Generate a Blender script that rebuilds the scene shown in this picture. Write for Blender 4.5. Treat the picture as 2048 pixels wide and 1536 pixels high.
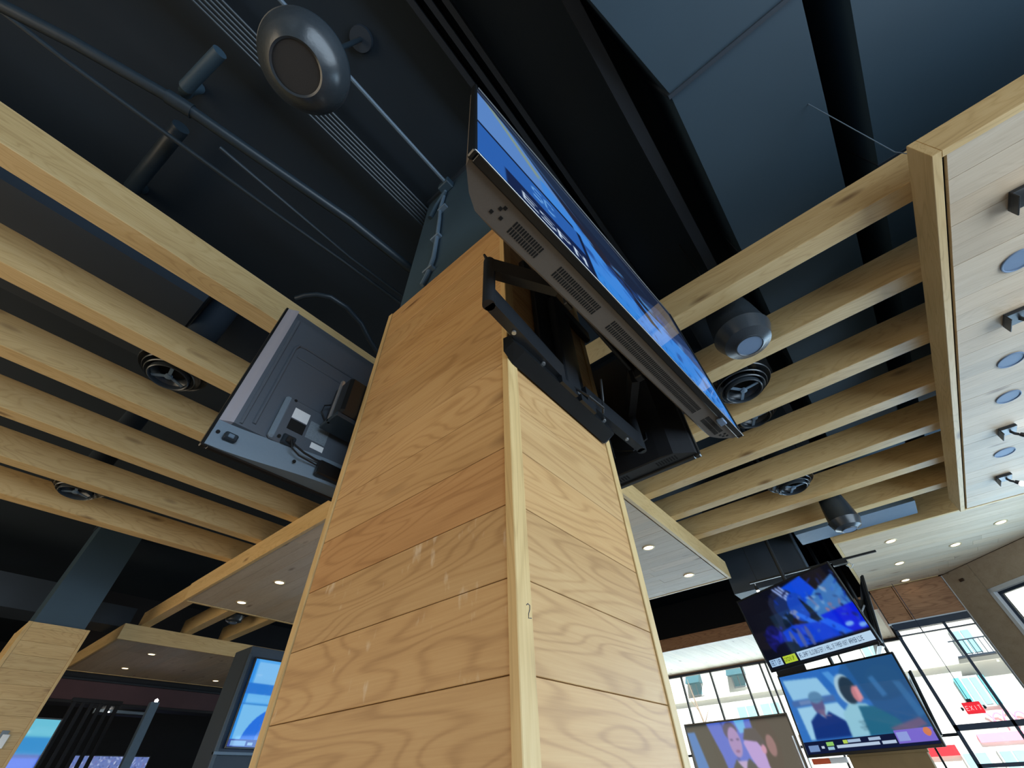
import bpy, bmesh, math, random
import numpy as np
from mathutils import Matrix, Vector
random.seed(7)
# ---------------------------------------------------------------- scene, camera, world, lights
# All z values below are measured from the photographer's eye; everything is lifted by EYE at the end.
EYE = 1.30
sc = bpy.context.scene
for o in list(bpy.data.objects): bpy.data.objects.remove(o)
C = sc.collection
vs = sc.view_settings
vs.view_transform = 'Standard'; vs.look = 'None'; vs.gamma = 1.0; vs.use_curve_mapping = False
vs.exposure = -0.12
cd = bpy.data.cameras.new('camera'); cam = bpy.data.objects.new('camera', cd); C.objects.link(cam)
cd.sensor_fit = 'HORIZONTAL'; cd.sensor_width = 36.0; cd.lens = 36.0 * 815.76 / 2048
cd.clip_start = 0.02; cd.clip_end = 200
def rz(a): return Matrix.Rotation(a, 4, 'Z')
cam.matrix_world = rz(math.radians(-52.05845)) @ Matrix.Rotation(math.radians(90 + 45.25643), 4, 'X') @ rz(math.radians(-2.62762))
sc.camera = cam
w = bpy.data.worlds.new('world'); sc.world = w; w.use_nodes = True
wn = w.node_tree.nodes; wl = w.node_tree.links
sky = wn.new('ShaderNodeTexSky'); sky.sky_type = 'HOSEK_WILKIE'
sky.sun_direction = (-0.55, -0.35, 0.75); sky.turbidity = 3.0
wl.new(sky.outputs[0], wn['Background'].inputs[0]); wn['Background'].inputs[1].default_value = 0.9

def light(name, kind, loc, energy, color, size=None, size_y=None, direction=None, **kw):
    l = bpy.data.lights.new(name, kind); l.energy = energy; l.color = color
    if kind == 'AREA':
        l.shape = 'RECTANGLE'; l.size = size; l.size_y = size_y or size
    for k, v in kw.items(): setattr(l, k, v)
    o = bpy.data.objects.new(name, l); C.objects.link(o); o.location = loc
    if direction is not None:
        o.rotation_euler = Vector(direction).to_track_quat('-Z', 'Y').to_euler()
    return o
light('sun', 'SUN', (0, 0, 30), 13.0, (1.0, 0.97, 0.92), direction=(0.62, 0.30, -0.72), angle=0.02)
# daylight entering by the window walls of the room (right of, behind and ahead of the camera)
light('daylight_right', 'AREA', (0.7, -4.45, 0.25), 430, (0.66, 0.83, 1.0), 7.4, 2.4, (0, 1, 0.12))
light('daylight_corner', 'AREA', (6.80, -2.20, 0.20), 125, (0.44, 0.72, 1.0), 2.3, 2.2, (-1, 1, 0.1))
light('daylight_rear', 'AREA', (-4.45, 5.2, 0.25), 270, (1.0, 0.83, 0.60), 9.0, 2.4, (1, 0, 0.10))
light('daylight_front', 'AREA', (10.30, 3.4, 0.55), 195, (0.58, 0.82, 1.0), 5.6, 2.0, (-1, 0, 0.05))

# ---------------------------------------------------------------- helpers
class MB:
    def __init__(s): s.v = []; s.f = []
    def add(s, vs_, fs):
        n = len(s.v); s.v += [tuple(p) for p in vs_]; s.f += [tuple(i + n for i in f) for f in fs]; return s
    def box(s, a, b):
        x0, y0, z0 = [min(a[i], b[i]) for i in range(3)]; x1, y1, z1 = [max(a[i], b[i]) for i in range(3)]
        return s.add([(x0,y0,z0),(x1,y0,z0),(x1,y1,z0),(x0,y1,z0),(x0,y0,z1),(x1,y0,z1),(x1,y1,z1),(x0,y1,z1)],
                     [(3,2,1,0),(4,5,6,7),(0,1,5,4),(1,2,6,5),(2,3,7,6),(3,0,4,7)])
    def bbox(s, a, b, c=0.004):
        """box with chamfered edges"""
        bm = bmesh.new(); bmesh.ops.create_cube(bm, size=1)
        ctr = [(a[i]+b[i])/2 for i in range(3)]; sz = [abs(b[i]-a[i]) for i in range(3)]
        for v in bm.verts: v.co = Vector([ctr[i] + v.co[i]*sz[i] for i in range(3)])
        c = min(c, min(sz)*0.45)
        bmesh.ops.bevel(bm, geom=bm.edges[:], offset=c, segments=1, affect='EDGES')
        bm.verts.index_update()
        s.add([v.co[:] for v in bm.verts], [[v.index for v in f.verts] for f in bm.faces]); bm.free(); return s
    def prism(s, pts, d):
        """polygon pts (3D, planar) extruded by vector d"""
        n = len(pts); d = Vector(d)
        vs_ = [Vector(p) for p in pts] + [Vector(p) + d for p in pts]
        fs = [tuple(range(n-1, -1, -1)), tuple(range(n, 2*n))] + [(i, (i+1) % n, (i+1) % n + n, i + n) for i in range(n)]
        return s.add(vs_, fs)
    def loft(s, rings, cap=True):
        n = len(rings[0]); b = len(s.v)
        for r in rings: s.v += [tuple(p) for p in r]
        for k in range(len(rings)-1):
            for i in range(n):
                j = (i+1) % n
                s.f.append((b+k*n+i, b+k*n+j, b+(k+1)*n+j, b+(k+1)*n+i))
        if cap:
            s.f.append(tuple(b+i for i in range(n-1, -1, -1))); m = b+(len(rings)-1)*n
            s.f.append(tuple(m+i for i in range(n)))
        return s
    def lathe(s, prof, seg=36, cap=False):
        return s.loft([[(r*math.cos(2*math.pi*i/seg), r*math.sin(2*math.pi*i/seg), z) for i in range(seg)] for r, z in prof], cap)
    def tube(s, path, r, seg=10):
        path = [Vector(p) for p in path]; rings = []
        up = Vector((0.12, 0.31, 0.94))
        for i, p in enumerate(path):
            t = (path[min(i+1, len(path)-1)] - path[max(i-1, 0)]).normalized()
            a = t.cross(up)
            if a.length < 1e-3: a = t.cross(Vector((1, 0, 0)))
            a.normalize(); b = t.cross(a); rr = r[i] if isinstance(r, (list, tuple)) else r
            rings.append([p + a*math.cos(2*math.pi*k/seg)*rr + b*math.sin(2*math.pi*k/seg)*rr for k in range(seg)])
        return s.loft(rings)
    def xf(s, M, start=0):
        for i in range(start, len(s.v)): s.v[i] = tuple(M @ Vector(s.v[i]))
        return s
    def mesh(s, name, mat, smooth=False):
        me = bpy.data.meshes.new(name); me.from_pydata(s.v, [], s.f); me.materials.append(mat)
        if smooth: me.polygons.foreach_set('use_smooth', [True]*len(me.polygons))
        bm = bmesh.new(); bm.from_mesh(me); bmesh.ops.recalc_face_normals(bm, faces=bm.faces[:]); bm.to_mesh(me); bm.free()
        me.update(); return me
    def build(s, name, mat, parent=None, smooth=False, tint=None):
        o = bpy.data.objects.new(name, s.mesh(name, mat, smooth)); C.objects.link(o)
        if parent: o.parent = parent
        if smooth:
            m = o.modifiers.new('edge', 'EDGE_SPLIT'); m.split_angle = math.radians(38)
        if tint: o.color = tint
        return o
def tag(o, label=None, cat=None, group=None, kind=None):
    if label: o['label'] = label
    if cat: o['category'] = cat
    if group: o['group'] = group
    if kind: o['kind'] = kind
    return o
def thing(name, label, cat, loc=(0,0,0), group=None):
    o = bpy.data.objects.new(name, None); C.objects.link(o); o.location = loc; o.empty_display_size = 0.1
    return tag(o, label, cat, group)
def struct(name, mb, mat, parent=None):
    o = mb.build(name, mat, parent)
    if not parent: o['kind'] = 'structure'
    return o
def link_copy(src, parent=None, loc=None):
    c = src.copy(); C.objects.link(c); c.parent = parent
    if loc is not None: c.location = loc
    return c
def copy_tree(root, loc, label=None, group=None, rot=None):
    r = link_copy(root, None, loc)
    if rot is not None: r.rotation_euler = rot
    if label: r['label'] = label
    if group: r['group'] = group
    for ch in root.children:
        c = link_copy(ch, r)
        for g in ch.children: link_copy(g, c)
    return r
ORD = ['first','second','third','fourth','fifth','sixth','seventh']

# ---------------------------------------------------------------- materials
def srgb(r, g, b):
    return tuple(((c/255)/12.92 if c/255 <= 0.04045 else ((c/255+0.055)/1.055)**2.4) for c in (r, g, b)) + (1,)
def mat(name, col, rough=0.5, metal=0.0, spec=0.5, noise=0.0, nscale=20, bump=0.0, emit=None, estr=0.0, coat=0.0):
    m = bpy.data.materials.new(name); m.use_nodes = True; nt = m.node_tree; p = nt.nodes['Principled BSDF']
    p.inputs['Base Color'].default_value = col; p.inputs['Roughness'].default_value = rough
    p.inputs['Metallic'].default_value = metal; p.inputs['Specular IOR Level'].default_value = spec
    p.inputs['Coat Weight'].default_value = coat
    if emit: p.inputs['Emission Color'].default_value = emit; p.inputs['Emission Strength'].default_value = estr
    tc = nt.nodes.new('ShaderNodeTexCoord'); n = nt.nodes.new('ShaderNodeTexNoise')
    n.inputs['Scale'].default_value = nscale; n.inputs['Detail'].default_value = 4
    nt.links.new(tc.outputs['Object'], n.inputs['Vector'])
    if noise:
        mx = nt.nodes.new('ShaderNodeMix'); mx.data_type = 'RGBA'; mx.blend_type = 'MULTIPLY'
        mr = nt.nodes.new('ShaderNodeMapRange'); mr.inputs['To Min'].default_value = 1-noise; mr.inputs['To Max'].default_value = 1+noise
        nt.links.new(n.outputs['Fac'], mr.inputs['Value'])
        mx.inputs['Factor'].default_value = 1; mx.inputs['A'].default_value = col
        nt.links.new(mr.outputs[0], mx.inputs['B']); nt.links.new(mx.outputs['Result'], p.inputs['Base Color'])
    if bump:
        b = nt.nodes.new('ShaderNodeBump'); b.inputs['Strength'].default_value = bump; b.inputs['Distance'].default_value = 0.002
        nt.links.new(n.outputs['Fac'], b.inputs['Height']); nt.links.new(b.outputs[0], p.inputs['Normal'])
    return m
def wood(name, axis, dark, mid, lite, rough=0.48, figure=0.24, scuff=False, across=1.0):
    m = bpy.data.materials.new(name); m.use_nodes = True; nt = m.node_tree; N = nt.nodes.new; L = nt.links.new
    p = nt.nodes['Principled BSDF']; p.inputs['Roughness'].default_value = rough; p.inputs['Specular IOR Level'].default_value = 0.35
    tc = N('ShaderNodeTexCoord'); oi = N('ShaderNodeObjectInfo')
    mul = N('ShaderNodeVectorMath'); mul.operation = 'MULTIPLY_ADD'
    comb = N('ShaderNodeCombineXYZ')
    for i, k in enumerate((37.0, 53.0, 71.0)):
        a = N('ShaderNodeMath'); a.operation = 'MULTIPLY'; a.inputs[1].default_value = k
        L(oi.outputs['Random'], a.inputs[0]); L(a.outputs[0], comb.inputs[i])
    mul.inputs[1].default_value = (1, 1, 1)
    L(tc.outputs['Object'], mul.inputs[0]); L(comb.outputs[0], mul.inputs[2])
    def mapped(al, ac):
        mp = N('ShaderNodeMapping'); s = [ac]*3; s[axis] = al
        mp.inputs['Scale'].default_value = s; L(mul.outputs[0], mp.inputs['Vector']); return mp
    def noise(al, ac, det=5, dist=0.0):
        n = N('ShaderNodeTexNoise'); n.inputs['Scale'].default_value = 1; n.inputs['Detail'].default_value = det
        n.inputs['Distortion'].default_value = dist
        L(mapped(al, ac).outputs[0], n.inputs['Vector']); return n
    fine = noise(7, 250*across, 3, 0.2); broad = noise(1.3, 13*across, 4, 0.5); fig = noise(0.9, 6.0*across, 2, 0.25)
    # growth-ring figure: sine of a smooth stretched field
    k = N('ShaderNodeMath'); k.operation = 'MULTIPLY'; k.inputs[1].default_value = 135; L(fig.outputs['Fac'], k.inputs[0])
    sn = N('ShaderNodeMath'); sn.operation = 'SINE'; L(k.outputs[0], sn.inputs[0])
    hs = N('ShaderNodeMapRange'); hs.inputs['From Min'].default_value = -1; L(sn.outputs[0], hs.inputs['Value'])
    pw = N('ShaderNodeMath'); pw.operation = 'POWER'; pw.inputs[1].default_value = 4; L(hs.outputs[0], pw.inputs[0])
    ring = N('ShaderNodeMapRange'); ring.inputs['To Min'].default_value = 0.60; ring.inputs['To Max'].default_value = 0.60-2.2*figure
    L(pw.outputs[0], ring.inputs['Value'])
    def mixv(a, b, f):
        mx = N('ShaderNodeMix'); mx.data_type = 'FLOAT'; mx.inputs['Factor'].default_value = f
        L(a, mx.inputs['A']); L(b, mx.inputs['B']); return mx.outputs['Result']
    v = mixv(mixv(broad.outputs['Fac'], ring.outputs[0], 0.45), fine.outputs['Fac'], 0.28)
    cr = N('ShaderNodeValToRGB'); e = cr.color_ramp.elements
    e[0].position = 0.30; e[0].color = dark; e[1].position = 0.70; e[1].color = lite
    x = cr.color_ramp.elements.new(0.5); x.color = mid
    L(v, cr.inputs['Fac'])
    # knots
    vo = N('ShaderNodeTexVoronoi'); vo.inputs['Scale'].default_value = 1; L(mapped(1.5, 5.0).outputs[0], vo.inputs['Vector'])
    kr = N('ShaderNodeMapRange'); kr.inputs['From Min'].default_value = 0.03; kr.inputs['From Max'].default_value = 0.13
    kr.inputs['To Min'].default_value = 0.30; kr.inputs['To Max'].default_value = 1.0; L(vo.outputs['Distance'], kr.inputs['Value'])
    kx = N('ShaderNodeMix'); kx.data_type = 'RGBA'; kx.inputs['A'].default_value = srgb(88, 52, 26)
    L(kr.outputs[0], kx.inputs['Factor']); L(cr.outputs[0], kx.inputs['B'])
    tm = N('ShaderNodeMix'); tm.data_type = 'RGBA'; tm.blend_type = 'MULTIPLY'; tm.inputs['Factor'].default_value = 1
    L(kx.outputs['Result'], tm.inputs['A']); L(oi.outputs['Color'], tm.inputs['B'])
    out = tm.outputs['Result']
    if scuff:
        s1 = N('ShaderNodeTexNoise'); s1.inputs['Scale'].default_value = 1; s1.inputs['Detail'].default_value = 6
        mp = N('ShaderNodeMapping'); mp.inputs['Scale'].default_value = (60, 60, 22); L(tc.outputs['Object'], mp.inputs['Vector']); L(mp.outputs[0], s1.inputs['Vector'])
        s2 = N('ShaderNodeTexNoise'); s2.inputs['Scale'].default_value = 1; s2.inputs['Detail'].default_value = 2
        mp2 = N('ShaderNodeMapping'); mp2.inputs['Scale'].default_value = (9, 9, 14); L(tc.outputs['Object'], mp2.inputs['Vector']); L(mp2.outputs[0], s2.inputs['Vector'])
        a = N('ShaderNodeMath'); a.operation = 'MULTIPLY'; L(s1.outputs['Fac'], a.inputs[0]); L(s2.outputs['Fac'], a.inputs[1])
        r = N('ShaderNodeMapRange'); r.inputs['From Min'].default_value = 0.345; r.inputs['From Max'].default_value = 0.46; r.inputs['To Max'].default_value = 0.5
        L(a.outputs[0], r.inputs['Value'])
        sm = N('ShaderNodeMix'); sm.data_type = 'RGBA'; sm.inputs['B'].default_value = srgb(222, 205, 180)
        L(r.outputs[0], sm.inputs['Factor']); L(out, sm.inputs['A']); out = sm.outputs['Result']
    L(out, p.inputs['Base Color'])
    b = N('ShaderNodeBump'); b.inputs['Strength'].default_value = 0.12; b.inputs['Distance'].default_value = 0.001
    L(v, b.inputs['Height']); L(b.outputs[0], p.inputs['Normal'])
    return m
OD, OM, OL = srgb(172, 131, 84), srgb(193, 152, 101), srgb(205, 167, 116)
oak = [wood('oak_grain_%s' % 'xyz'[i], i, OD, OM, OL) for i in range(3)]
oak_scuffed = wood('oak_scuffed', 1, OD, OM, OL, scuff=True)
BD, BM, BL = srgb(172, 140, 92), srgb(200, 168, 116), srgb(214, 186, 136)
beamw = [wood('beam_oak_%s' % 'xyz'[i], i, BD, BM, BL, figure=0.13) for i in range(3)]
PD, PM, PL = srgb(166, 146, 122), srgb(188, 168, 143), srgb(200, 182, 158)
panelw = [wood('panel_oak_%s' % 'xyz'[i], i, PD, PM, PL, figure=0.08, rough=0.55) for i in range(3)]
RD, RM, RL = srgb(112, 76, 50), srgb(146, 104, 72), srgb(168, 124, 88)
brownw = [wood('brown_oak_%s' % 'xyz'[i], i, RD, RM, RL, figure=0.2) for i in range(3)]
M = dict(
    core=mat('core_dark_brown', srgb(60, 40, 24), 0.8, noise=0.2),
    black=mat('flat_black_paint', (0.006, 0.010, 0.016, 1), 0.75, noise=0.35, nscale=3),
    deck=mat('ceiling_deck_paint', (0.0045, 0.0135, 0.024, 1), 0.8, noise=0.4, nscale=1.2),
    duct=mat('duct_blue_grey_paint', (0.030, 0.060, 0.088, 1), 0.55, noise=0.15, nscale=2),
    ductd=mat('dark_duct_paint', (0.020, 0.032, 0.048, 1), 0.6, noise=0.2, nscale=2),
    pipe=mat('pipe_paint', (0.016, 0.028, 0.040, 1), 0.4, noise=0.2),
    gloss=mat('black_plastic', (0.008, 0.009, 0.010, 1), 0.28, noise=0.1, nscale=60),
    blackm=mat('black_metal', (0.012, 0.014, 0.017, 1), 0.38, metal=0.0, noise=0.15, nscale=40),
    speaker=mat('speaker_black', (0.032, 0.040, 0.048, 1), 0.27, noise=0.12, nscale=90, bump=0.2),
    grille=mat('speaker_grille', (0.018, 0.018, 0.019, 1), 0.7, noise=0.3, nscale=300, bump=0.4),
    tvgrey=mat('tv_brown_grey_plastic', srgb(104, 98, 92), 0.5, noise=0.08, nscale=200, bump=0.1),
    tvback=mat('tv_back_grey', srgb(84, 92, 102), 0.42, noise=0.08, nscale=150, bump=0.1),
    tvbackl=mat('tv_back_silver', srgb(168, 164, 172), 0.38, metal=0.2, noise=0.05),
    tvlow=mat('tv_back_blue_grey', srgb(112, 128, 142), 0.42, noise=0.06, nscale=150),
    tvdark=mat('tv_back_dark', srgb(30, 31, 34), 0.4, noise=0.1),
    slot=mat('vent_black', (0.003, 0.003, 0.003, 1), 0.9, noise=0.1),
    silver=mat('silver_trim', srgb(200, 200, 200), 0.4, metal=0.9, noise=0.05),
    white=mat('white_label', srgb(235, 238, 240), 0.6, noise=0.05, nscale=80),
    labelg=mat('label_grey', srgb(120, 132, 142), 0.6, noise=0.4, nscale=220),
    port=mat('port_dark_blue', srgb(20, 34, 44), 0.5, noise=0.3),
    cable=mat('black_cable', (0.012, 0.013, 0.015, 1), 0.45, noise=0.1),
    disc=mat('in_ceiling_speaker', srgb(104, 124, 150), 0.6, noise=0.1, nscale=300, bump=0.3),
    lampon=mat('lamp_glow', (1, 1, 1, 1), 0.5, noise=0.02, emit=(1.0, 0.80, 0.50, 1), estr=6.0),
    lampw=mat('white_lamp_glow', (1, 1, 1, 1), 0.5, noise=0.02, emit=(1.0, 0.97, 0.9, 1), estr=14.0),
    brass=mat('downlight_trim', srgb(200, 180, 140), 0.4, metal=0.4, noise=0.1),
    frame=mat('window_frame_blue_black', srgb(38, 50, 66), 0.4, noise=0.15),
    framel=mat('window_frame_pale', srgb(196, 200, 204), 0.45, noise=0.08),
    stucco=mat('white_stucco', srgb(238, 236, 230), 0.9, noise=0.06, nscale=4, bump=0.2),
    teal=mat('teal_shutter', srgb(96, 178, 196), 0.6, noise=0.12),
    teald=mat('dark_teal_awning', srgb(50, 92, 104), 0.7, noise=0.15),
    winext=mat('street_window_glass', srgb(150, 190, 200), 0.2, noise=0.2, nscale=1.5),
    bark=mat('bark', srgb(150, 132, 118), 0.9, noise=0.3),
    floor=mat('floor_tile', srgb(118, 104, 90), 0.45, noise=0.15, nscale=3),
    plaster=mat('wall_plaster', srgb(178, 164, 146), 0.85, noise=0.08, nscale=5),
    maroon=mat('maroon_bulkhead', srgb(66, 40, 44), 0.7, noise=0.25, nscale=6),
    darkwall=mat('dark_wall', srgb(24, 24, 28), 0.8, noise=0.3, nscale=4),
    post=mat('grey_blue_steel', srgb(92, 112, 130), 0.5, noise=0.1),
    exitred=mat('exit_sign_red', srgb(210, 30, 40), 0.5, noise=0.05, emit=srgb(235, 30, 45), estr=0.8),
    exitlet=mat('exit_letter_white', srgb(250, 210, 205), 0.5, noise=0.02, emit=srgb(255, 150, 150), estr=0.8),
    neon=mat('pink_neon', srgb(250, 140, 170), 0.5, noise=0.02, emit=srgb(255, 90, 130), estr=1.0),
    asphalt=mat('pavement_pale', srgb(190, 188, 184), 0.9, noise=0.15, nscale=2),
    pencil=mat('pencil_mark', srgb(60, 60, 70), 0.7, noise=0.1),
    tan=mat('tan_leather_booth', srgb(128, 104, 66), 0.6, noise=0.15, nscale=12, bump=0.3),
)
def glass_mat():
    m = bpy.data.materials.new('window_glass'); m.use_nodes = True; nt = m.node_tree
    for n in list(nt.nodes): nt.nodes.remove(n)
    o = nt.nodes.new('ShaderNodeOutputMaterial'); t = nt.nodes.new('ShaderNodeBsdfTransparent'); g = nt.nodes.new('ShaderNodeBsdfGlossy')
    t.inputs[0].default_value = (0.93, 0.98, 0.98, 1); g.inputs['Roughness'].default_value = 0.02
    fr = nt.nodes.new('ShaderNodeFresnel'); fr.inputs[0].default_value = 1.45
    mx = nt.nodes.new('ShaderNodeMixShader'); nt.links.new(fr.outputs[0], mx.inputs[0]); nt.links.new(t.outputs[0], mx.inputs[1]); nt.links.new(g.outputs[0], mx.inputs[2])
    nt.links.new(mx.outputs[0], o.inputs[0]); return m
M['glass'] = glass_mat()
def screen_mat(name, strength):
    m = bpy.data.materials.new(name); m.use_nodes = True; nt = m.node_tree; p = nt.nodes['Principled BSDF']
    p.inputs['Base Color'].default_value = (0.006, 0.007, 0.009, 1); p.inputs['Roughness'].default_value = 0.04; p.inputs['Specular IOR Level'].default_value = 0.4
    a = nt.nodes.new('ShaderNodeAttribute'); a.attribute_name = 'picture'
    nt.links.new(a.outputs['Color'], p.inputs['Emission Color']); p.inputs['Emission Strength'].default_value = strength
    return m
M['screen'] = screen_mat('screen_picture', 0.95)

def tint(rnd=0.10, base=1.0, red=0.0):
    v = base*(1 + random.uniform(-rnd, rnd)); h = random.uniform(-0.03, 0.03) + red
    return (v*(1+h), v, v*(1-h*1.2), 1)

# ---------------------------------------------------------------- pictures on the television screens
FONT = {'A':'01110100011000111111100011000110001','B':'11110100011000111110100011000111110','C':'01110100011000010000100001000101110','D':'11110100011000110001100011000111110','E':'11111100001000011110100001000011111','F':'11111100001000011110100001000010000','G':'01110100011000010111100011000101110','H':'10001100011000111111100011000110001','I':'11111001000010000100001000010011111','K':'10001100101010011000101001001010001','L':'10000100001000010000100001000011111','M':'10001110111010110101100011000110001','N':'10001110011010110011100011000110001','O':'01110100011000110001100011000101110','P':'11110100011000111110100001000010000','R':'11110100011000111110101001001010001','S':'01111100001000001110000010000111110','T':'11111001000010000100001000010000100','U':'10001100011000110001100011000101110','V':'10001100011000110001100010101000100','W':'10001100011000110101101011010101010','X':'10001100010101000100010101000110001','?':'01110100010000100110001000000000100','/':'00001000010001000100010001000010000','2':'01110100010000100110010001000011111',' ':'0'*35}
class Canvas:
    def __init__(s, w, h, bg): s.w, s.h = w, h; s.a = np.zeros((h, w, 3)); s.a[:] = bg; s.Y, s.X = np.mgrid[0:h, 0:w]; s.u = (s.X+.5)/w; s.v = (s.Y+.5)/h
    def put(s, mask, c, al=1.0): s.a[mask] = s.a[mask]*(1-al) + np.array(c, float)*al
    def rect(s, x0, y0, x1, y1, c, al=1.0): s.put((s.u >= x0) & (s.u < x1) & (s.v >= y0) & (s.v < y1), c, al)
    def ell(s, cx, cy, rx, ry, c, al=1.0, ang=0):
        dx, dy = (s.u-cx), (s.v-cy)*s.h/s.w; ca, sa = math.cos(ang), math.sin(ang)
        ex, ey = dx*ca+dy*sa, -dx*sa+dy*ca
        s.put((ex/rx)**2 + (ey/(ry*s.h/s.w))**2 < 1, c, al)
    def poly(s, pts, c, al=1.0):
        m = np.zeros(s.u.shape, bool); n = len(pts)
        for i in range(n):
            (x0, y0), (x1, y1) = pts[i], pts[(i+1) % n]
            if y0 == y1: continue
            cond = (s.v >= min(y0, y1)) & (s.v < max(y0, y1)) & (s.u < (x1-x0)*(s.v-y0)/(y1-y0) + x0)
            m ^= cond
        s.put(m, c, al)
    def blur(s, k):
        for _ in range(k):
            a = np.pad(s.a, ((1,1),(1,1),(0,0)), 'edge')
            s.a = (a[:-2,1:-1]+a[2:,1:-1]+a[1:-1,:-2]+a[1:-1,2:]+2*a[1:-1,1:-1])/6
    def text(s, t, x, y, h, c, wide=1.0):
        """x,y top-left in uv, h in v; 5x7 letters"""
        ph = h*s.h/7; pw = ph*wide; cx = x*s.w
        for ch in t:
            g = FONT.get(ch, FONT[' '])
            for i, b in enumerate(g):
                if b == '1':
                    r, q = divmod(i, 5)
                    X0, Y0 = cx+q*pw, y*s.h+r*ph
                    s.a[int(Y0):max(int(Y0+ph), int(Y0)+1), int(X0):max(int(X0+pw), int(X0)+1)] = c
            cx += pw*(6 if ch != ' ' else 4)
    def flecks(s, n, box, cols, size, seed=1):
        r = random.Random(seed)
        for _ in range(n):
            s.ell(r.uniform(box[0], box[2]), r.uniform(box[1], box[3]), r.uniform(.3, 1)*size, r.uniform(.2, .7)*size, r.choice(cols), r.uniform(.3, .8), r.uniform(0, 3))
def screen_mesh(cv, W, H, material, name='screen'):
    """grid of vertices in local x (right) and z (up), looking along -y"""
    h, w_ = cv.h, cv.w
    X, Y = np.meshgrid(np.linspace(-W/2, W/2, w_), np.linspace(H/2, -H/2, h))
    co = np.stack([X, np.zeros_like(X), Y], -1).reshape(-1, 3)
    idx = np.arange(h*w_).reshape(h, w_)
    q = np.stack([idx[1:, :-1], idx[1:, 1:], idx[:-1, 1:], idx[:-1, :-1]], -1).reshape(-1, 4)
    me = bpy.data.meshes.new(name); me.vertices.add(len(co)); me.vertices.foreach_set('co', co.ravel())
    me.loops.add(q.size); me.loops.foreach_set('vertex_index', q.ravel().astype(np.int32))
    me.polygons.add(len(q)); me.polygons.foreach_set('loop_start', np.arange(0, q.size, 4, dtype=np.int32))
    me.update(calc_edges=True)
    a = cv.a/255.0; lin = np.where(a <= 0.04045, a/12.92, ((a+0.055)/1.055)**2.4)
    at = me.attributes.new('picture', 'FLOAT_COLOR', 'POINT')
    at.data.foreach_set('color', np.concatenate([lin.reshape(-1, 3), np.ones((h*w_, 1))], 1).astype(np.float32).ravel())
    me.materials.append(material); return me
def pic_football():        # dark blue celebration picture with a news strip
    c = Canvas(640, 360, (9, 11, 26))
    c.ell(.10, .35, .25, .4, (30, 26, 34), .7)
    c.poly([(.50,.05),(.72,.0),(.80,.30),(.60,.42)], (10, 74, 225))
    c.poly([(.60,.36),(.98,.12),(1.0,.72),(.72,.66)], (62, 120, 190))
    c.flecks(26, (.62,.25,1.0,.62), [(150,190,225),(20,40,110),(200,120,120),(70,140,215)], .05, 3)
    c.ell(.44, .40, .17, .36, (30, 36, 62)); c.ell(.44, .30, .10, .16, (24, 44, 98))
    for k in range(3): c.poly([(.40+.035*k,.02),(.42+.035*k,.02),(.52+.03*k,.25),(.50+.03*k,.27)], (150, 175, 235))
    c.ell(.56, .36, .09, .20, (22, 70, 190)); c.poly([(.60,.25),(.66,.42),(.70,.66),(.64,.62)], (8, 8, 20))
    c.ell(.49, .44, .045, .07, (120, 135, 185)); c.poly([(.50,.44),(.53,.42),(.66,.62),(.62,.68)], (44, 110, 240))
    c.ell(.42, .52, .07, .13, (8, 10, 22))
    c.poly([(.20,.62),(.42,.55),(.70,.62),(.86,.82),(.86,.84),(.24,.84)], (14, 62, 215))
    c.poly([(.70,.55),(1.0,.52),(1.0,.84),(.80,.84)], (6, 32, 226))
    c.poly([(.66,.60),(.74,.60),(.88,.84),(.80,.84)], (30, 96, 245)); c.ell(.88, .74, .035, .03, (120, 175, 250)); c.ell(.97, .79, .03, .03, (120, 175, 250))
    for k in range(3): c.ell(.36+.08*k, .74, .02, .14, (92, 100, 150), .8)
    c.rect(0,0,.30,.5,(10,11,24),.75); c.ell(.20, .66, .10, .20, (20, 22, 120), .7); c.flecks(60, (.34,.1,1,.84), [(16,50,170),(40,96,220),(10,14,60),(70,110,190)], .035, 14); c.flecks(16, (.10,.5,.32,.84), [(40,40,190),(12,12,60)], .04, 4); c.ell(.26, .82, .12, .10, (8, 8, 26), .9)
    c.blur(48)
    c.rect(0, .855, 1, 1, (10, 14, 30)); c.rect(.02,.88,.15,.975,(170,205,240)); c.text('GET UP', .03, .895, .065, (20,40,90), .62)
    c.rect(.17,.88,.30,.975,(190,215,60)); c.text('COMING UP', .176, .90, .05, (40,60,10), .5)
    c.rect(.32,.875,.99,.98,(190,220,245)); c.text('NFL DRAFT BLOCKBUSTER? / HALL OF FAMER KURT WARNER LIVE', .33, .90, .058, (16,38,80), .40)
    return c
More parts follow.
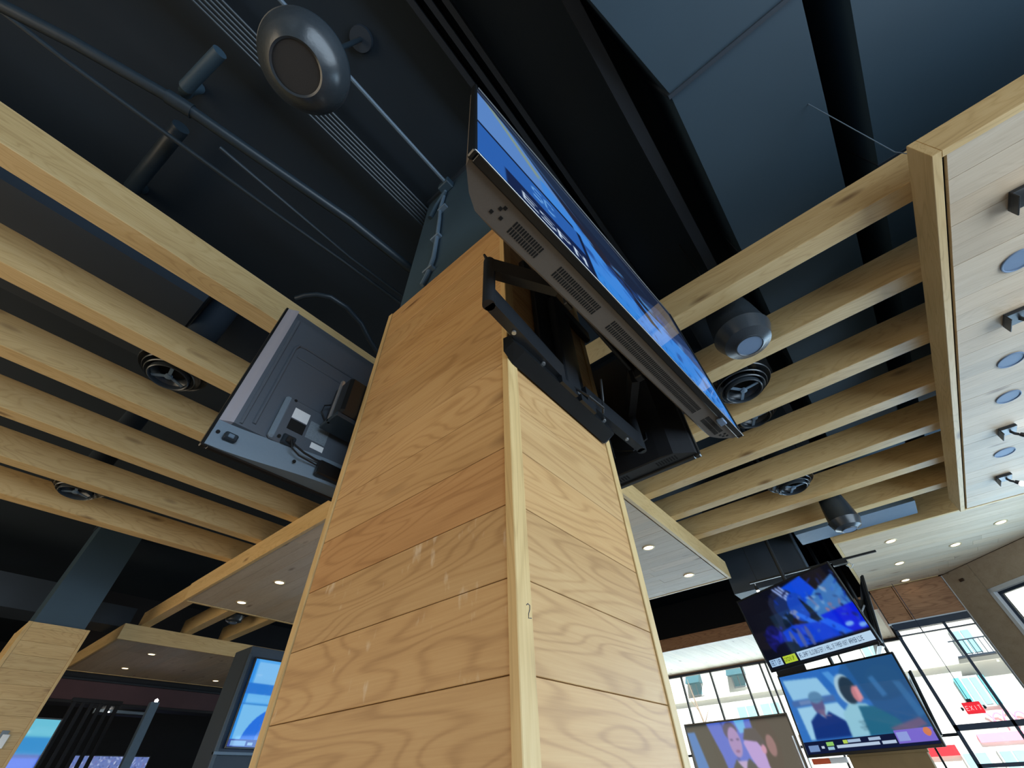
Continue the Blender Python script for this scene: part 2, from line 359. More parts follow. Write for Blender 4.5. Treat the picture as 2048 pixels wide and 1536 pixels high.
def pic_interview():       # two men by a pale blue wall, lower third
    c = Canvas(320, 180, (52, 118, 200))
    c.poly([(0,0),(1,0),(1,.5),(.5,.4)], (44, 112, 198)); c.ell(.80, .2, .28, .3, (38, 92, 150), .8); c.poly([(.62,0),(1,0),(1,1),(.74,1)], (36, 82, 128), .75)
    c.poly([(.02,.06),(.34,.10),(.40,.34),(.05,.34)], (150, 205, 240)); c.poly([(.06,.44),(.42,.44),(.54,.84),(.08,.84)], (160, 212, 242))
    c.rect(.03,.345,.42,.425,(72,112,175)); c.rect(.10,.355,.22,.41,(110,140,190))
    c.poly([(.40,.05),(.46,.05),(.60,.5),(.54,.55)], (90, 165, 235), .8)
    c.ell(.84, .26, .13, .17, (40, 88, 136), .7); c.poly([(.74,.22),(.78,.20),(.82,.44),(.78,.46)], (70, 134, 196), .6); c.poly([(.90,.30),(.95,.32),(1,.70),(.95,.72)], (64, 124, 180), .6)
    # man with a cap
    c.ell(.255, .43, .052, .13, (96, 92, 140)); c.ell(.255, .34, .06, .075, (92, 140, 180)); c.rect(.20,.36,.33,.385,(82,128,170))
    c.poly([(.12,.84),(.14,.62),(.22,.53),(.27,.60),(.32,.53),(.42,.66),(.47,.84)], (18, 52, 128)); c.poly([(.23,.50),(.29,.50),(.28,.62)], (120, 104, 140))
    # man seen from behind
    c.ell(.53, .30, .075, .19, (170, 205, 225)); c.ell(.55, .32, .065, .17, (36, 58, 78)); c.ell(.60, .38, .035, .10, (200, 130, 140)); c.poly([(.60,.30),(.63,.28),(.64,.44),(.60,.47)], (225, 150, 160))
    c.poly([(.42,.86),(.43,.58),(.50,.48),(.63,.50),(.72,.62),(.76,.86)], (150, 205, 225)); c.poly([(.57,.52),(.68,.54),(.80,.70),(.86,.86),(.56,.86)], (36, 106, 138))
    for k in range(4): c.poly([(.50,.70+.03*k),(.57,.69+.03*k),(.57,.70+.03*k)], (20, 50, 70))
    c.poly([(.72,.80),(.95,.72),(.98,.80),(.80,.88)], (126, 96, 128), .8)
    c.blur(14)
    c.rect(0,.855,1,1,(12,22,58)); c.rect(.03,.90,.12,.97,(120,150,200)); c.rect(.14,.915,.165,.945,(200,215,235)); c.rect(.19,.88,.25,.925,(150,210,110)); c.rect(.19,.935,.245,.965,(160,200,225))
    c.rect(.33,.87,.365,.91,(190,220,90)); c.rect(.37,.875,.47,.905,(170,195,225)); c.rect(.53,.875,.62,.905,(170,195,225)); c.rect(.27,.925,.60,.955,(190,210,235)); c.rect(.62,.925,.72,.955,(190,210,235))
    c.rect(.73,.83,.99,.965,(128,110,215)); c.rect(.74,.85,.82,.945,(150,165,230)); c.ell(.95, .87, .025, .045, (220, 130, 90))
    return c
def pic_drama():           # man in dark jacket, profile head, woman
    c = Canvas(320, 180, (66, 100, 205))
    c.poly([(0,0),(.22,0),(.30,.45),(.34,.85),(.30,1),(0,1)], (40, 48, 46)); c.poly([(0,.1),(.08,.1),(.13,.55),(.17,1),(.04,1)], (50, 120, 190)); c.poly([(.04,.62),(.13,.62),(.19,1),(.06,1)], (20, 40, 220))
    c.poly([(.36,0),(.38,0),(.46,.55),(.44,.55)], (44, 70, 160)); c.poly([(.50,0),(.60,0),(.59,.16),(.53,.18)], (90, 180, 235))
    c.rect(.66,0,1,1,(26,29,29)); c.ell(.76,.35,.09,.35,(30,22,24)); c.ell(.775,.36,.04,.14,(135,95,100))
    c.ell(.44,.13,.065,.12,(60,58,92)); c.ell(.455,.28,.058,.20,(160,132,188)); c.rect(.415,.24,.44,.262,(70,60,110)); c.rect(.475,.24,.50,.262,(70,60,110)); c.ell(.458,.40,.022,.015,(120,80,130))
    c.poly([(.30,1),(.36,.62),(.42,.50),(.47,.60),(.54,.50),(.64,.70),(.66,1)], (34, 50, 56)); c.poly([(.42,.52),(.52,.52),(.48,.66)], (180, 160, 205))
    c.poly([(.53,.30),(.60,.18),(.70,.30),(.70,.60),(.74,1),(.66,1),(.64,.66),(.59,.62),(.56,.50)], (178, 150, 215)); c.poly([(.54,.26),(.58,.12),(.68,.12),(.73,.30),(.71,.45),(.66,.30)], (40, 42, 56)); c.ell(.70,.40,.022,.06,(200,140,170))
    c.poly([(.72,1),(.74,.80),(.86,.84),(.94,1)], (14, 120, 235)); c.poly([(.34,.88),(.42,1),(.36,1)], (120, 160, 215))
    c.blur(12); return c
def pic_sport():           # blue sports picture with network lettering, seen very obliquely
    c = Canvas(320, 180, (26, 36, 60))
    c.poly([(0,.10),(.10,.12),(.34,.50),(.30,.62),(0,.62)], (92, 138, 205)); c.poly([(.02,.10),(.06,.10),(.26,.48),(.22,.50)], (150, 160, 120), .7)
    c.poly([(0,.0),(.5,.0),(.75,.30),(.30,.28)], (30, 44, 70)); c.poly([(.08,.12),(.14,.12),(.55,.55),(.48,.55)], (58, 92, 140), .7)
    c.poly([(.20,.40),(.45,.55),(.62,.62),(.78,.55),(1,.60),(1,.90),(.2,.90)], (66, 140, 228)); c.poly([(.26,.30),(.42,.40),(.66,.74),(.60,.76),(.38,.56)], (34, 34, 52))
    c.poly([(.60,.50),(.80,.30),(1,.35),(1,.55),(.78,.60)], (40, 60, 100)); c.poly([(.72,.62),(.95,.45),(1,.5),(1,.62)], (70, 92, 140))
    c.flecks(46, (.30,.50,1,.9), [(40,96,180),(96,168,240),(34,70,140),(60,130,220)], .05, 8)
    c.blur(4)
    c.rect(0,.60,.30,.63,(10,20,46)); c.rect(0,.63,.31,1,(42,98,180)); c.rect(.07,.83,.31,1,(14,30,72)); c.rect(.31,.62,.325,1,(12,24,56))
    c.text('SC', .15, .68, .10, (120,180,240), .8); c.text('ESPN', .11, .885, .06, (215,232,250), 1.7)
    c.rect(.325,.86,1,1,(56,138,228)); c.flecks(70, (.34,.88,.98,.98), [(30,80,160)], .014, 5)
    c.blur(1); return c
def pic_pale():            # light blue studio picture
    c = Canvas(240, 135, (84, 172, 245))
    c.rect(0,0,.03,1,(50,150,240)); c.rect(.04,.04,.5,.30,(128,196,250)); c.rect(.0,.30,1,.42,(44,126,222)); c.rect(.03,.42,.6,.52,(110,190,250)); c.rect(0,.53,1,.54,(40,110,190)); c.rect(.02,.545,1,.92,(124,198,250))
    c.ell(.42,1.0,.34,.48,(36,116,232)); c.ell(.26,.90,.06,.10,(90,140,235))
    c.ell(.62,.45,.10,.22,(150,120,150)); c.blur(2)
    c.rect(0,.92,1,1,(60,84,170)); c.rect(.02,.935,.14,.985,(130,180,230)); c.rect(.16,.945,.2,.975,(150,190,230))
    return c
def pic_crowd():
    c = Canvas(160, 90, (110, 130, 190)); c.flecks(500, (0,0,1,1), [(190,205,240),(60,70,120),(220,225,250),(130,120,170),(90,110,190)], .03, 2); c.blur(1); return c
def pic_gradient():
    c = Canvas(120, 68, (60, 150, 215)); c.rect(0,0,1,.30,(110,200,225)); c.rect(0,.62,1,1,(40,90,225)); c.rect(0,.58,1,.62,(30,60,160)); c.blur(4); return c

# ---------------------------------------------------------------- the room
ZB, ZS, ZR = 1.95, 1.752, 1.80          # beam underside, middle soffit underside, right panel underside
FL, DECK = -EYE, 3.05
struct('floor', MB().box((-4.8,-4.8,FL-.1), (10.6,17.0,FL)), M['floor'])
struct('ceiling', MB().box((-4.8,-4.8,DECK), (10.6,17.0,DECK+.15)), M['deck'])
struct('wall_left', MB().box((-4.8,16.8,FL), (10.6,17.0,DECK)), M['darkwall'])
def wall_with_windows(name, axis, pos, lo, hi, z0, z1, n, first, mat_):
    """long wall at axis=pos with n tall window openings between z0 and z1"""
    def P(a, d, z): return (a, pos+d, z) if axis == 'y' else (pos+d, a, z)
    m = MB(); m.box(P(lo,0,FL), P(hi,-.2,z0)); m.box(P(lo,0,z1), P(hi,-.2,DECK))
    step = (hi-lo)/n; pier = .16
    for i in range(n+1):
        a = lo+i*step; m.box(P(max(lo,a-pier),0,z0), P(min(hi,a+pier),-.2,z1))
    struct(name, m, mat_)
    for i in range(n):
        a0, a1 = lo+i*step+pier, lo+(i+1)*step-pier
        fr = MB()
        for q in (a0, a1-.05): fr.box(P(q,-.06,z0), P(q+.05,-.14,z1))
        fr.box(P(a0,-.06,z0), P(a1,-.14,z0+.05)); fr.box(P(a0,-.06,z1-.05), P(a1,-.14,z1))
        f = struct('window_%d' % (first+i), fr, M['frame'])
        MB().box(P(a0+.05,-.09,z0+.05), P(a1-.05,-.10,z1-.05)).build('pane', M['glass'], f)
wall_with_windows('wall_right', 'y', -4.6, -4.8, 4.6, -.95, 1.45, 4, 1, M['plaster'])
wall_with_windows('wall_back', 'x', -4.6, -4.6, 16.8, -.95, 1.45, 8, 6, M['plaster'])

# ---------------------------------------------------------------- clad column in the middle
CX0, CX1, CY0, CY1, CTOP = 0.539, 1.066, 0.430, 1.155, 1.650
P0 = 0.122 - 0.1335*10.65
def make_column(name, label, x0, x1, y0, y1, top, detailed):
    t = thing(name, label, 'column', ((x0+x1)/2, (y0+y1)/2, FL)); bx, by, bz = t.location
    def pt(mb): return mb.xf(Matrix.Translation((-bx, -by, -bz)))
    pt(MB().box((x0+.016,y0+.016,FL), (x1-.016,y1-.016,top-.006))).build('core', M['core'], t)
    seams = [z for z in [0.122-.1335*10+.1335*k for k in range(0, 24)] if FL+.05 < z < top-.04]
    rows = list(zip([FL]+seams, seams+[top]))
    g = .0006
    def lay(axis, a0, a1, plane, sgn):
        for k, (z0, z1) in enumerate(rows):
            zc = (z0+z1)/2
            mt = (oak if detailed else beamw)[1 if axis == 'y' else 0]; tn = tint(.05, 0.97)
            if sgn < 0 and axis == 'y' and detailed:
                if abs(zc-.455) < .05: tn = (0.88, 0.79, 0.74, 1)
                elif abs(zc-.19) < .05 or abs(zc-.325) < .05: mt = oak_scuffed
            a, b = plane + sgn*.004*-1, plane - sgn*.016
            p0, p1 = ((a, a0, z0+g), (b, a1, z1-g)) if axis == 'y' else ((a0, a, z0+g), (a1, b, z1-g))
            pt(MB().bbox(p0, p1, .0009)).build('plank', mt, t, tint=tn)
    lay('y', y0+.021, y1-.027, x0, -1); lay('x', x0+.040, x1-.032, y0, -1)
    lay('y', y0+.032, y1-.032, x1, 1); lay('x', x0+.032, x1-.032, y1, 1)
    tr = [((x0,y0), (x0+.039,y0+.020)), ((x1-.031,y0), (x1,y0+.031)), ((x0,y1-.026), (x0+.031,y1)), ((x1-.031,y1-.031), (x1,y1))]
    for i, (a, b) in enumerate(tr):
        o = pt(MB().bbox((a[0],a[1],FL), (b[0],b[1],top), .0015)).build('corner_trim', beamw[2], t, tint=(1.03,1.03,1.0,1))
        if i == 0 and detailed:
            s = .011; x, z = x0+.028, .205
            pts = [(x-.4*s,z+.75*s),(x-.1*s,z+s),(x+.35*s,z+.85*s),(x+.3*s,z+.3*s),(x-.0*s,z-.3*s),(x-.1*s,z-.9*s),(x+.6*s,z-.8*s)]
            pt(MB().tube([(p[0], y0-.0003, p[1]) for p in pts], .0007, 5)).build('pencil_mark', M['pencil'], o)
    return t
make_column('wood_column', 'tall oak clad column standing in the middle of the picture', CX0, CX1, CY0, CY1, CTOP, True)
make_column('wood_column', 'pale oak clad column at the lower left edge of the picture', .514, 1.114, 7.828, 8.55, 1.650, False)
# painted upper shafts of both columns
def shaft(x0, x1, y0, y1, label):
    t = thing('column_shaft', label, 'column', ((x0+x1)/2, (y0+y1)/2, 1.64)); L = t.location
    MB().box((x0,y0,1.645), (x1,y1,DECK-.002)).xf(Matrix.Translation(-L)).build('shaft', M['duct'], t)
    MB().box((x0-.015,y0-.015,DECK-.06), (x1+.015,y1+.015,DECK-.003)).xf(Matrix.Translation(-L)).build('cap', M['ductd'], t)
    return t
shaft(.56, 1.045, .452, 1.112, 'blue grey painted shaft rising above the tall oak column')
shaft(.56, 1.06, 7.88, 8.50, 'blue grey painted shaft above the pale oak column at lower left')

# ---------------------------------------------------------------- ceiling beams
def beam(axis, a, lo, hi, label, group):
    """a = near edge of underside"""
    W, Hh = .12, .213
    if axis == 'x':
        o = MB().bbox((lo,a,ZB), (hi,a+W,ZB+Hh), .003)
        o = o.xf(Matrix.Translation((-(lo+hi)/2, -a-W/2, -ZB))).build('ceiling_beam', beamw[0], tint=tint(.05)); o.location = ((lo+hi)/2, a+W/2, ZB)
    else:
        o = MB().bbox((a,lo,ZB), (a+W,hi,ZB+Hh), .003)
        o = o.xf(Matrix.Translation((-a-W/2, -(lo+hi)/2, -ZB))).build('ceiling_beam', beamw[1], tint=tint(.05, .96)); o.location = (a+W/2, (lo+hi)/2, ZB)
    return tag(o, label, 'beam', group)
for i, y in enumerate([1.864, 2.540, 3.216, 3.895, 4.595, 5.276]):
    beam('x', y, -4.5, 1.80, '%s of six yellowish oak beams left of the column, counted from the top' % ORD[i], 'oak beams left of the column')
for i, x in enumerate([1.738, 2.314, 2.896, 3.480, 4.064, 4.676, 5.240]):
    beam('y', x, -1.25, 1.45, '%s of seven oak beams right of the column, counted from the top' % ORD[i], 'oak beams right of the column')
for i, x in enumerate([1.738, 2.314, 2.896]):
    beam('y', x, 6.1, 8.7, '%s of three far oak beams behind the left soffit end, from the left' % ORD[i], 'far oak beams behind the soffit')

# ---------------------------------------------------------------- wooden ceiling panels
def panel(label, x0, x1, y0, y1, z, top, mats, seam=True, split=2, pitch=.134, border=.034, gap=.012, fascia=None, along='y', pt=1.0, clip=None):
    t = thing('ceiling_panel', label, 'ceiling panel', ((x0+x1)/2, (y0+y1)/2, z)); L = t.location
    def lo(mb): return mb.xf(Matrix.Translation(-L))
    fm = fascia or beamw
    if not clip: lo(MB().bbox((x0,y0,z), (x1,y0+border,top), .002)).build('fascia', fm[0], t)
    lo(MB().bbox((x0,y1-border,z), (x1,y1,top), .002)).build('fascia', fm[0], t)
    ca, cb = (clip(x0)+.06, clip(x1)+.04) if clip else (y0+border, y0+border)
    lo(MB().bbox((x0,ca,z), (x0+border,y1-border,top), .002)).build('fascia', fm[1], t)
    lo(MB().bbox((x1-border,cb,z), (x1,y1-border,top), .002)).build('fascia', fm[1], t)
    lo(MB().prism([(x0+border,ca+.02,z+.03), (x1-border,cb+.02,z+.03), (x1-border,y1-border,z+.03), (x0+border,y1-border,z+.03)], (0,0,top-.04-z))).build('backing', M['black'], t)
    b = border+.001
    ya, yb = (y0+border+gap, y1-border-gap) if seam else (y0+b, y1-b)
    xa, xb = x0+b, x1-b
    A0, A1, B0, B1 = (xa, xb, ya, yb) if along == 'y' else (ya, yb, xa, xb)
    n = max(1, round((A1-A0)/pitch)); w_ = (A1-A0)/n
    for i in range(n):
        if clip: B0 = clip(A0+(i+1)*w_)+.01
        cuts = [B0] + sorted(B0+(B1-B0)*(k+random.uniform(.25,.75))/split for k in range(split-1)) + [B1]
        for c0, c1 in zip(cuts, cuts[1:]):
            p0, p1 = A0+i*w_+.0008, A0+(i+1)*w_-.0008
            dz = random.uniform(0, .0012)
            a, bb = ((p0,c0+.0008,z+.004+dz), (p1,c1-.0008,z+.024)) if along == 'y' else ((c0+.0008,p0,z+.004+dz), (c1-.0008,p1,z+.024))
            pk = MB().box(a, bb)
            if clip and c0 == B0: pk = MB().prism([(p0,clip(p0)+.01,z+.004), (p1,clip(p1)+.01,z+.004), (p1,c1-.0008,z+.004), (p0,c1-.0008,z+.004)], (0,0,.02))
            lo(pk).build('plank', mats[1 if along == 'y' else 0], t, tint=tint(.07, pt))
    return t
panel('wide oak ceiling panel behind the tall column, with small downlights', 1.555, 5.640, 1.197, 6.310, ZS, ZB-.001, panelw, split=3)
panel('large pale oak ceiling panel at the right edge with spotlights', 1.545, 5.655, -3.2, -1.045, ZR, ZB-.001, panelw, split=2, pt=1.08, gap=.018)
panel('far oak ceiling panel at lower left with small downlights', 1.545, 5.64, 8.515, 11.15, ZS, ZB-.001, panelw, split=2)
panel('far pale oak ceiling panel above the street windows at right', 6.05, 8.33, -4.3, .06, 1.95, 2.2, panelw, seam=False, split=2, pt=1.1, clip=lambda x: x-9.2)
panel('low whitish plank ceiling beside the far left street windows', 8.30, 10.50, .02, 6.6, 1.713, 1.90, panelw, seam=False, split=1, along='x', fascia=brownw, pt=1.15)

# ---------------------------------------------------------------- recessed downlights and panel fixtures
def downlight_proto():
    t = thing('downlight', 'x', 'light')
    MB().lathe([(.046,-.001),(.050,-.005),(.060,-.005),(.064,-.001),(.064,.001)], 28).build('trim', M['brass'], t, True)
    MB().lathe([(.0005,-.0035),(.030,-.003),(.047,-.001),(.047,.0008),(.0005,.0008)], 24).build('lens', M['lampon'], t)
    return t
dl0 = downlight_proto(); first = True
for (x, y, z, lab) in [
    (4.134,1.536,ZS,'warm downlight right of the tall column, the one nearer the column'),
    (5.179,1.538,ZS,'warm downlight right of the tall column, the one farther away'),
    (2.039,4.996,ZS,'warm downlight left of the tall column, the one nearer the column'),
    (2.055,5.907,ZS,'warm downlight left of the tall column, near the panel corner'),
    (2.20,9.16,ZS,'upper downlight in the far panel at lower left'),
    (2.23,10.43,ZS,'lower left downlight in the far panel at lower left'),
    (3.77,10.55,ZS,'rightmost downlight in the far panel at lower left'),
    (6.46,-.468,1.95,'topmost of three lined up downlights in the far right panel'),
    (7.36,-.468,1.95,'middle of three lined up downlights in the far right panel'),
    (8.18,-.462,1.95,'lowest of three lined up downlights beside the header panels'),
    (7.16,-1.057,1.95,'single downlight in the far right panel, right of the three'),
    (6.77,-1.474,1.95,'downlight in the far right panel nearest the right edge')]:
    if first: dl0.location = (x,y,z+.003); tag(dl0, lab, 'light', 'recessed downlights'); first = False
    else: copy_tree(dl0, (x,y,z+.003), lab, 'recessed downlights')
d0 = None
for i, x in enumerate([2.423, 3.308, 3.752, 4.614]):
    lab = '%s of four flush round ceiling speakers in the right panel, from the top' % ORD[i]
    if d0 is None:
        d0 = thing('ceiling_speaker', lab, 'speaker', (x,-1.352,ZR), 'round ceiling speakers in the right panel')
        MB().lathe([(.0005,.0015),(.060,.0015),(.060,.004),(.0005,.004)], 32).build('grille', M['disc'], d0)
        MB().lathe([(.060,.004),(.060,-.001),(.063,-.003),(.067,-.002),(.068,.004)], 32).build('rim', M['disc'], d0, True)
    else: copy_tree(d0, (x,-1.352,ZR), lab)
s0 = None
for i, x in enumerate([2.005, 2.869, 4.225, 5.096]):
    lab = '%s of four black spotlights on the right ceiling panel, from the top' % ORD[i]
    if s0 is None:
        s0 = thing('spotlight', lab, 'spotlight', (x,-1.352,ZR+.004), 'spotlights on the right panel')
        MB().bbox((-.055,-.05,-.022), (.055,.05,.0), .003).build('base_plate', M['blackm'], s0)
        MB().bbox((-.055,.044,-.055), (.055,.050,-.018), .002).build('flange', M['blackm'], s0)
        ar = MB().tube([(0,-.01,-.02),(0,-.02,-.045),(0,-.036,-.06)], .006, 8).tube([(.018,-.01,-.02),(.018,-.02,-.045),(.018,-.036,-.06)], .006, 8).build('arm', M['blackm'], s0, True)
        Mx = Matrix.Translation((.009,-.045,-.068)) @ Matrix.Rotation(math.radians(-40), 4, 'X')
        hd = MB().lathe([(.0005,.012),(.014,.010),(.017,-.004),(.016,-.014),(.0005,-.014)], 20).xf(Mx).build('lamp_head', M['blackm'], s0, True)
        MB().lathe([(.0005,-.052),(.012,-.049),(.021,-.038),(.022,-.028),(.015,-.016),(.0005,-.0145)], 20).xf(Mx).build('bulb', M['lampw'], hd, True)
    else: copy_tree(s0, (x,-1.352,ZR+.004), lab)

# ---------------------------------------------------------------- round diffusers between the beams
def diffuser_proto(lab, loc):
    t = thing('round_diffuser', lab, 'air diffuser', loc, 'round black diffusers between the beams')
    def cone(r0, z0, r1, z1): return MB().lathe([(r0,z0),(r1,z1),(r1+.004,z1-.004),(r1+.009,z1+.002),(r0+.006,z0)], 48)
    cone(.125,.14,.198,.075).build('outer_ring', M['speaker'], t, True)
    cone(.105,.12,.163,.045).build('middle_ring', M['speaker'], t, True)
    cone(.085,.10,.140,.020).build('inner_ring', M['speaker'], t, True)
    MB().lathe([(.112,.0),(.116,-.004),(.121,0),(.121,.035),(.085,.06),(.080,.09),(.085,.06),(.112,.03),(.112,0)], 48).build('lip', M['speaker'], t, True)
    MB().lathe([(.0005,.075),(.085,.075)], 32).build('throat', M['slot'], t)
    cr = MB()
    for k in range(3):
        a = k*2*math.pi/3+.4
        cr.box((.0,-.010,.012), (.105,.010,.018)); n = len(cr.v)-8; cr.xf(rz(a), n)
    cr.lathe([(.0005,.0),(.022,.004),(.022,.02),(.0005,.024)], 16); cr.build('damper_cross', M['post'], t)
    MB().lathe([(.10,.13),(.10,DECK-2.05)], 28).build('duct_neck', M['ductd'], t, True)
    return t
D0 = diffuser_proto('black round diffuser between right beams just beside the big television', (2.668,.012,1.948))
for loc, lab in [((4.415,.091,1.975),'black round diffuser between the lower right beams above the cone speaker'),
                 ((.018,2.935,2.045),'upper of two black round diffusers among the left beams'),
                 ((.040,4.985,2.005),'lower of two black round diffusers among the left beams'),
                 ((3.27,.05,2.10),'black round diffuser half hidden above the third right beam gap')]:
    copy_tree(D0, loc, lab)

# ---------------------------------------------------------------- hanging speakers
def pot_speaker(loc, lab, s=1.0):
    t = thing('pendant_speaker', lab, 'speaker', loc, 'hanging cone speakers')
    MB().lathe([(.066*s,0),(.112*s,.022*s),(.137*s,.085*s),(.139*s,.092*s),(.134*s,.098*s),(.118*s,.24*s),(.104*s,.33*s),(.080*s,.365*s),(.0005,.375*s)], 44).build('body', M['speaker'], t, True)
    MB().lathe([(.0005,-.0015),(.060*s,-.0015),(.066*s,.0)], 40).build('grille', M['disc'], t)
    MB().lathe([(.060*s,-.001),(.063*s,-.005),(.068*s,-.003),(.070*s,.003)], 40).build('rim', M['speaker'], t, True)
    MB().tube([(0,0,.36*s),(0,0,DECK-loc[2]-.002)], .004, 8).build('hanging_cable', M['cable'], t)
    MB().bbox((-.012,-.02,.355*s), (.012,.02,.40*s), .003).build('bracket', M['blackm'], t)
    return t
pot_speaker((2.07,-.140,1.785), 'black cone speaker hanging between the first two right beams', 1.14)
pot_speaker((5.00,-.135,1.695), 'dark cone speaker hanging below the lower right beams')
pot_speaker((2.60,7.50,1.945), 'small dark speaker hanging between the far beams at left', .95)
t = thing('dish_speaker', 'big black dish shaped speaker hanging at the upper left', 'speaker', (-.302,.732,1.97))
MB().lathe([(.086,0),(.094,-.004),(.140,.028),(.162,.066),(.170,.092),(.166,.098),(.150,.102),(.120,.15),(.07,.20),(.04,.22),(.0005,.225)], 56).build('dish', M['speaker'], t, True)
MB().lathe([(.0005,.003),(.087,.003)], 48).build('grille', M['grille'], t)
MB().lathe([(.166,.092),(.173,.095),(.173,.103),(.16,.105)], 56).build('rim', M['pipe'], t, True)
MB().tube([(0,0,.22),(0,0,DECK-1.97-.002)], .012, 10).build('stem', M['pipe'], t, True)
MB().lathe([(.0005,DECK-1.97-.03),(.06,DECK-1.97-.03),(.065,DECK-1.97-.003),(.0005,DECK-1.97-.003)], 24).build('ceiling_plate', M['ductd'], t, True)
MB().bbox((-.02,-.012,.21), (.02,.012,.30), .003).build('bracket', M['post'], t)

# ---------------------------------------------------------------- ducts, conduits and pipes under the dark deck
def single(name, mb, m, label, cat, group=None, smooth=False):
    o = mb.build(name, m, None, smooth)
    vs_ = [v.co for v in o.data.vertices]; c = sum(vs_, Vector())/len(vs_); zmin = min(v.z for v in vs_)
    piv = Vector((c.x, c.y, zmin)); o.data.transform(Matrix.Translation(-piv)); o.location = piv
    return tag(o, label, cat, group)
def duct(label, boxes, seams, m, cat='air duct'):
    t = thing('air_duct', label, cat, boxes[0][0])
    L = t.location
    for a, b in boxes: MB().box(a, b).xf(Matrix.Translation(-L)).build('section', m, t)
    for a, b in seams: MB().box(a, b).xf(Matrix.Translation(-L)).build('seam_flange', M['ductd'], t)
    return t
t = duct('broad blue grey air duct under the dark ceiling at upper right', [((.90,-1.033,2.50),(6.6,-.418,2.95))],
         [((.885,-1.045,2.485),(.905,-.405,2.96)), ((2.1,-1.037,2.494),(2.115,-.412,2.955)), ((3.4,-1.037,2.494),(3.415,-.412,2.955))], M['duct'])
L = t.location
f = MB(); f.loft([[(.885,-1.033,2.50),(.885,-.418,2.50),(.885,-.418,2.95),(.885,-1.033,2.95)], [(.30,-1.033,2.50),(.30,-.285,2.50),(.30,-.285,2.95),(.30,-1.033,2.95)]])
f.xf(Matrix.Translation(-L)).build('flared_section', M['duct'], t)
f = MB()
for k in range(3): f.box((.24-.035*k,-1.04,2.49-.004*k), (.255-.035*k,-.27,2.96))
f.box((-.6,-1.03,2.51), (.30,-.285,2.95)); f.xf(Matrix.Translation(-L)).build('flexible_collar', M['duct'], t)
duct('blue painted air duct at the top right corner of the picture', [((-.5,-2.6,2.50),(6.4,-1.205,2.9))], [((1.99,-2.6,2.494),(2.0,-1.2,2.9))], M['duct'])
duct('dark blue duct above the left oak beams', [((-4.4,2.62,2.50),(-.10,3.5,2.9))], [((-1.9,2.615,2.495),(-1.88,3.5,2.9))], M['ductd'])
duct('pale grey duct end below the lower right beams', [((5.62,-.80,2.005),(5.98,.352,2.35))], [], M['post'])
duct('blue grey duct at the far left beside the painted shaft', [((-3.5,9.2,2.05),(.9,9.8,2.45)), ((1.25,9.2,2.05),(1.72,9.7,2.32))], [], M['ductd'])
for i in range(6):
    y = 1.236-.0225*i
    single('conduit', MB().tube([(-4.5,y,2.93),(2.6,y,2.93)], .0085, 8), M['pipe'], '%s of six thin parallel conduits running to the column shaft, from the left' % ORD[i], 'conduit', 'bundle of six conduits', True)
t = thing('conduit', 'single grey conduit from the dish speaker to the column shaft', 'conduit', (.55,.885,1.70))
L = t.location
def lc(mb): return mb.xf(Matrix.Translation(-L))
lc(MB().tube([(-4.5,.885,2.90),(.535,.885,2.90)], .012, 8)).build('ceiling_run', M['post'], t, True)
lc(MB().bbox((.50,.855,2.86), (.562,.945,2.94), .006)).build('junction_box', M['duct'], t)
lc(MB().tube([(.545,.915,2.86),(.545,.93,2.60),(.545,.91,2.40),(.545,.895,2.17),(.545,.885,1.90),(.545,.905,1.78),(.545,.935,1.70)], .011, 8)).build('wall_run', M['post'], t, True)
for z in (2.55, 2.15, 1.80): lc(MB().bbox((.53,.87,z-.008), (.561,.935,z+.008), .002)).build('clamp', M['post'], t)
lc(MB().tube([(.55,1.03,2.62),(.545,.99,2.72),(.54,.93,2.78),(.535,.90,2.80)], .016, 8)).build('elbow', M['duct'], t, True)
P = [(-4.5,2.50,2.6),(-2.4,2.10,2.6),(-1.374,1.773,2.6),(-1.126,1.682,2.6),(-.701,1.560,2.6),(.228,1.419,2.6),(.736,1.389,2.6),(2.6,1.35,2.6)]
t = thing('pipe', 'thick dark pipe sweeping across the upper left ceiling', 'pipe', (-.701,1.56,2.6)); L = t.location
lc(MB().tube(P, .030, 12)).build('run', M['pipe'], t, True)
lc(MB().tube([(-.76,1.577,2.6),(-.65,1.552,2.6)], .037, 14)).build('coupling', M['pipe'], t, True)
single('pipe', MB().tube([(-4.5,1.96,2.8),(-1.22,1.93,2.8),(-.08,1.86,2.8),(.405,1.82,2.8),(2.6,1.7,2.8)], .014, 8), M['pipe'], 'thin dark pipe just above the first left beam', 'pipe', None, True)
single('pipe', MB().tube([(-.518,1.739,2.8),(.405,1.759,2.8),(2.6,1.62,2.8)], .012, 8), M['pipe'], 'short thin pipe close beside the thick dark pipe', 'pipe', None, True)
single('pipe', MB().tube([(-.79,1.66,DECK-.002),(-.79,1.66,2.90),(-.78,1.60,2.84),(-.73,1.30,2.84)], .035, 12), M['duct'], 'short grey pipe stub under the dark ceiling at upper left', 'pipe', None, True)
single('pipe', MB().tube([(-.73,1.85,2.88),(-.79,2.45,2.88),(-.80,2.52,2.92),(-.80,2.55,DECK-.002)], .045, 12), M['pipe'], 'dark cross pipe above the first left beam', 'pipe', None, True)
single('hose', MB().tube([(.29,2.05,2.42),(.32,1.99,2.43),(.37,1.93,2.44),(.44,1.88,2.44),(.56,1.87,2.44),(.70,1.90,2.43),(.83,1.96,2.4),(1.1,2.1,2.42),(1.2,2.15,2.7),(1.2,2.15,DECK-.002)], .018, 10), M['pipe'], 'curved dark hose behind the first left beam beside the column', 'hose', None, True)
single('wire', MB().tube([(1.40,-.96,2.499),(1.58,-1.03,2.0),(1.60,-1.06,1.952)], .0022, 6), M['post'], 'thin hanging wire at the corner of the large right panel', 'wire')
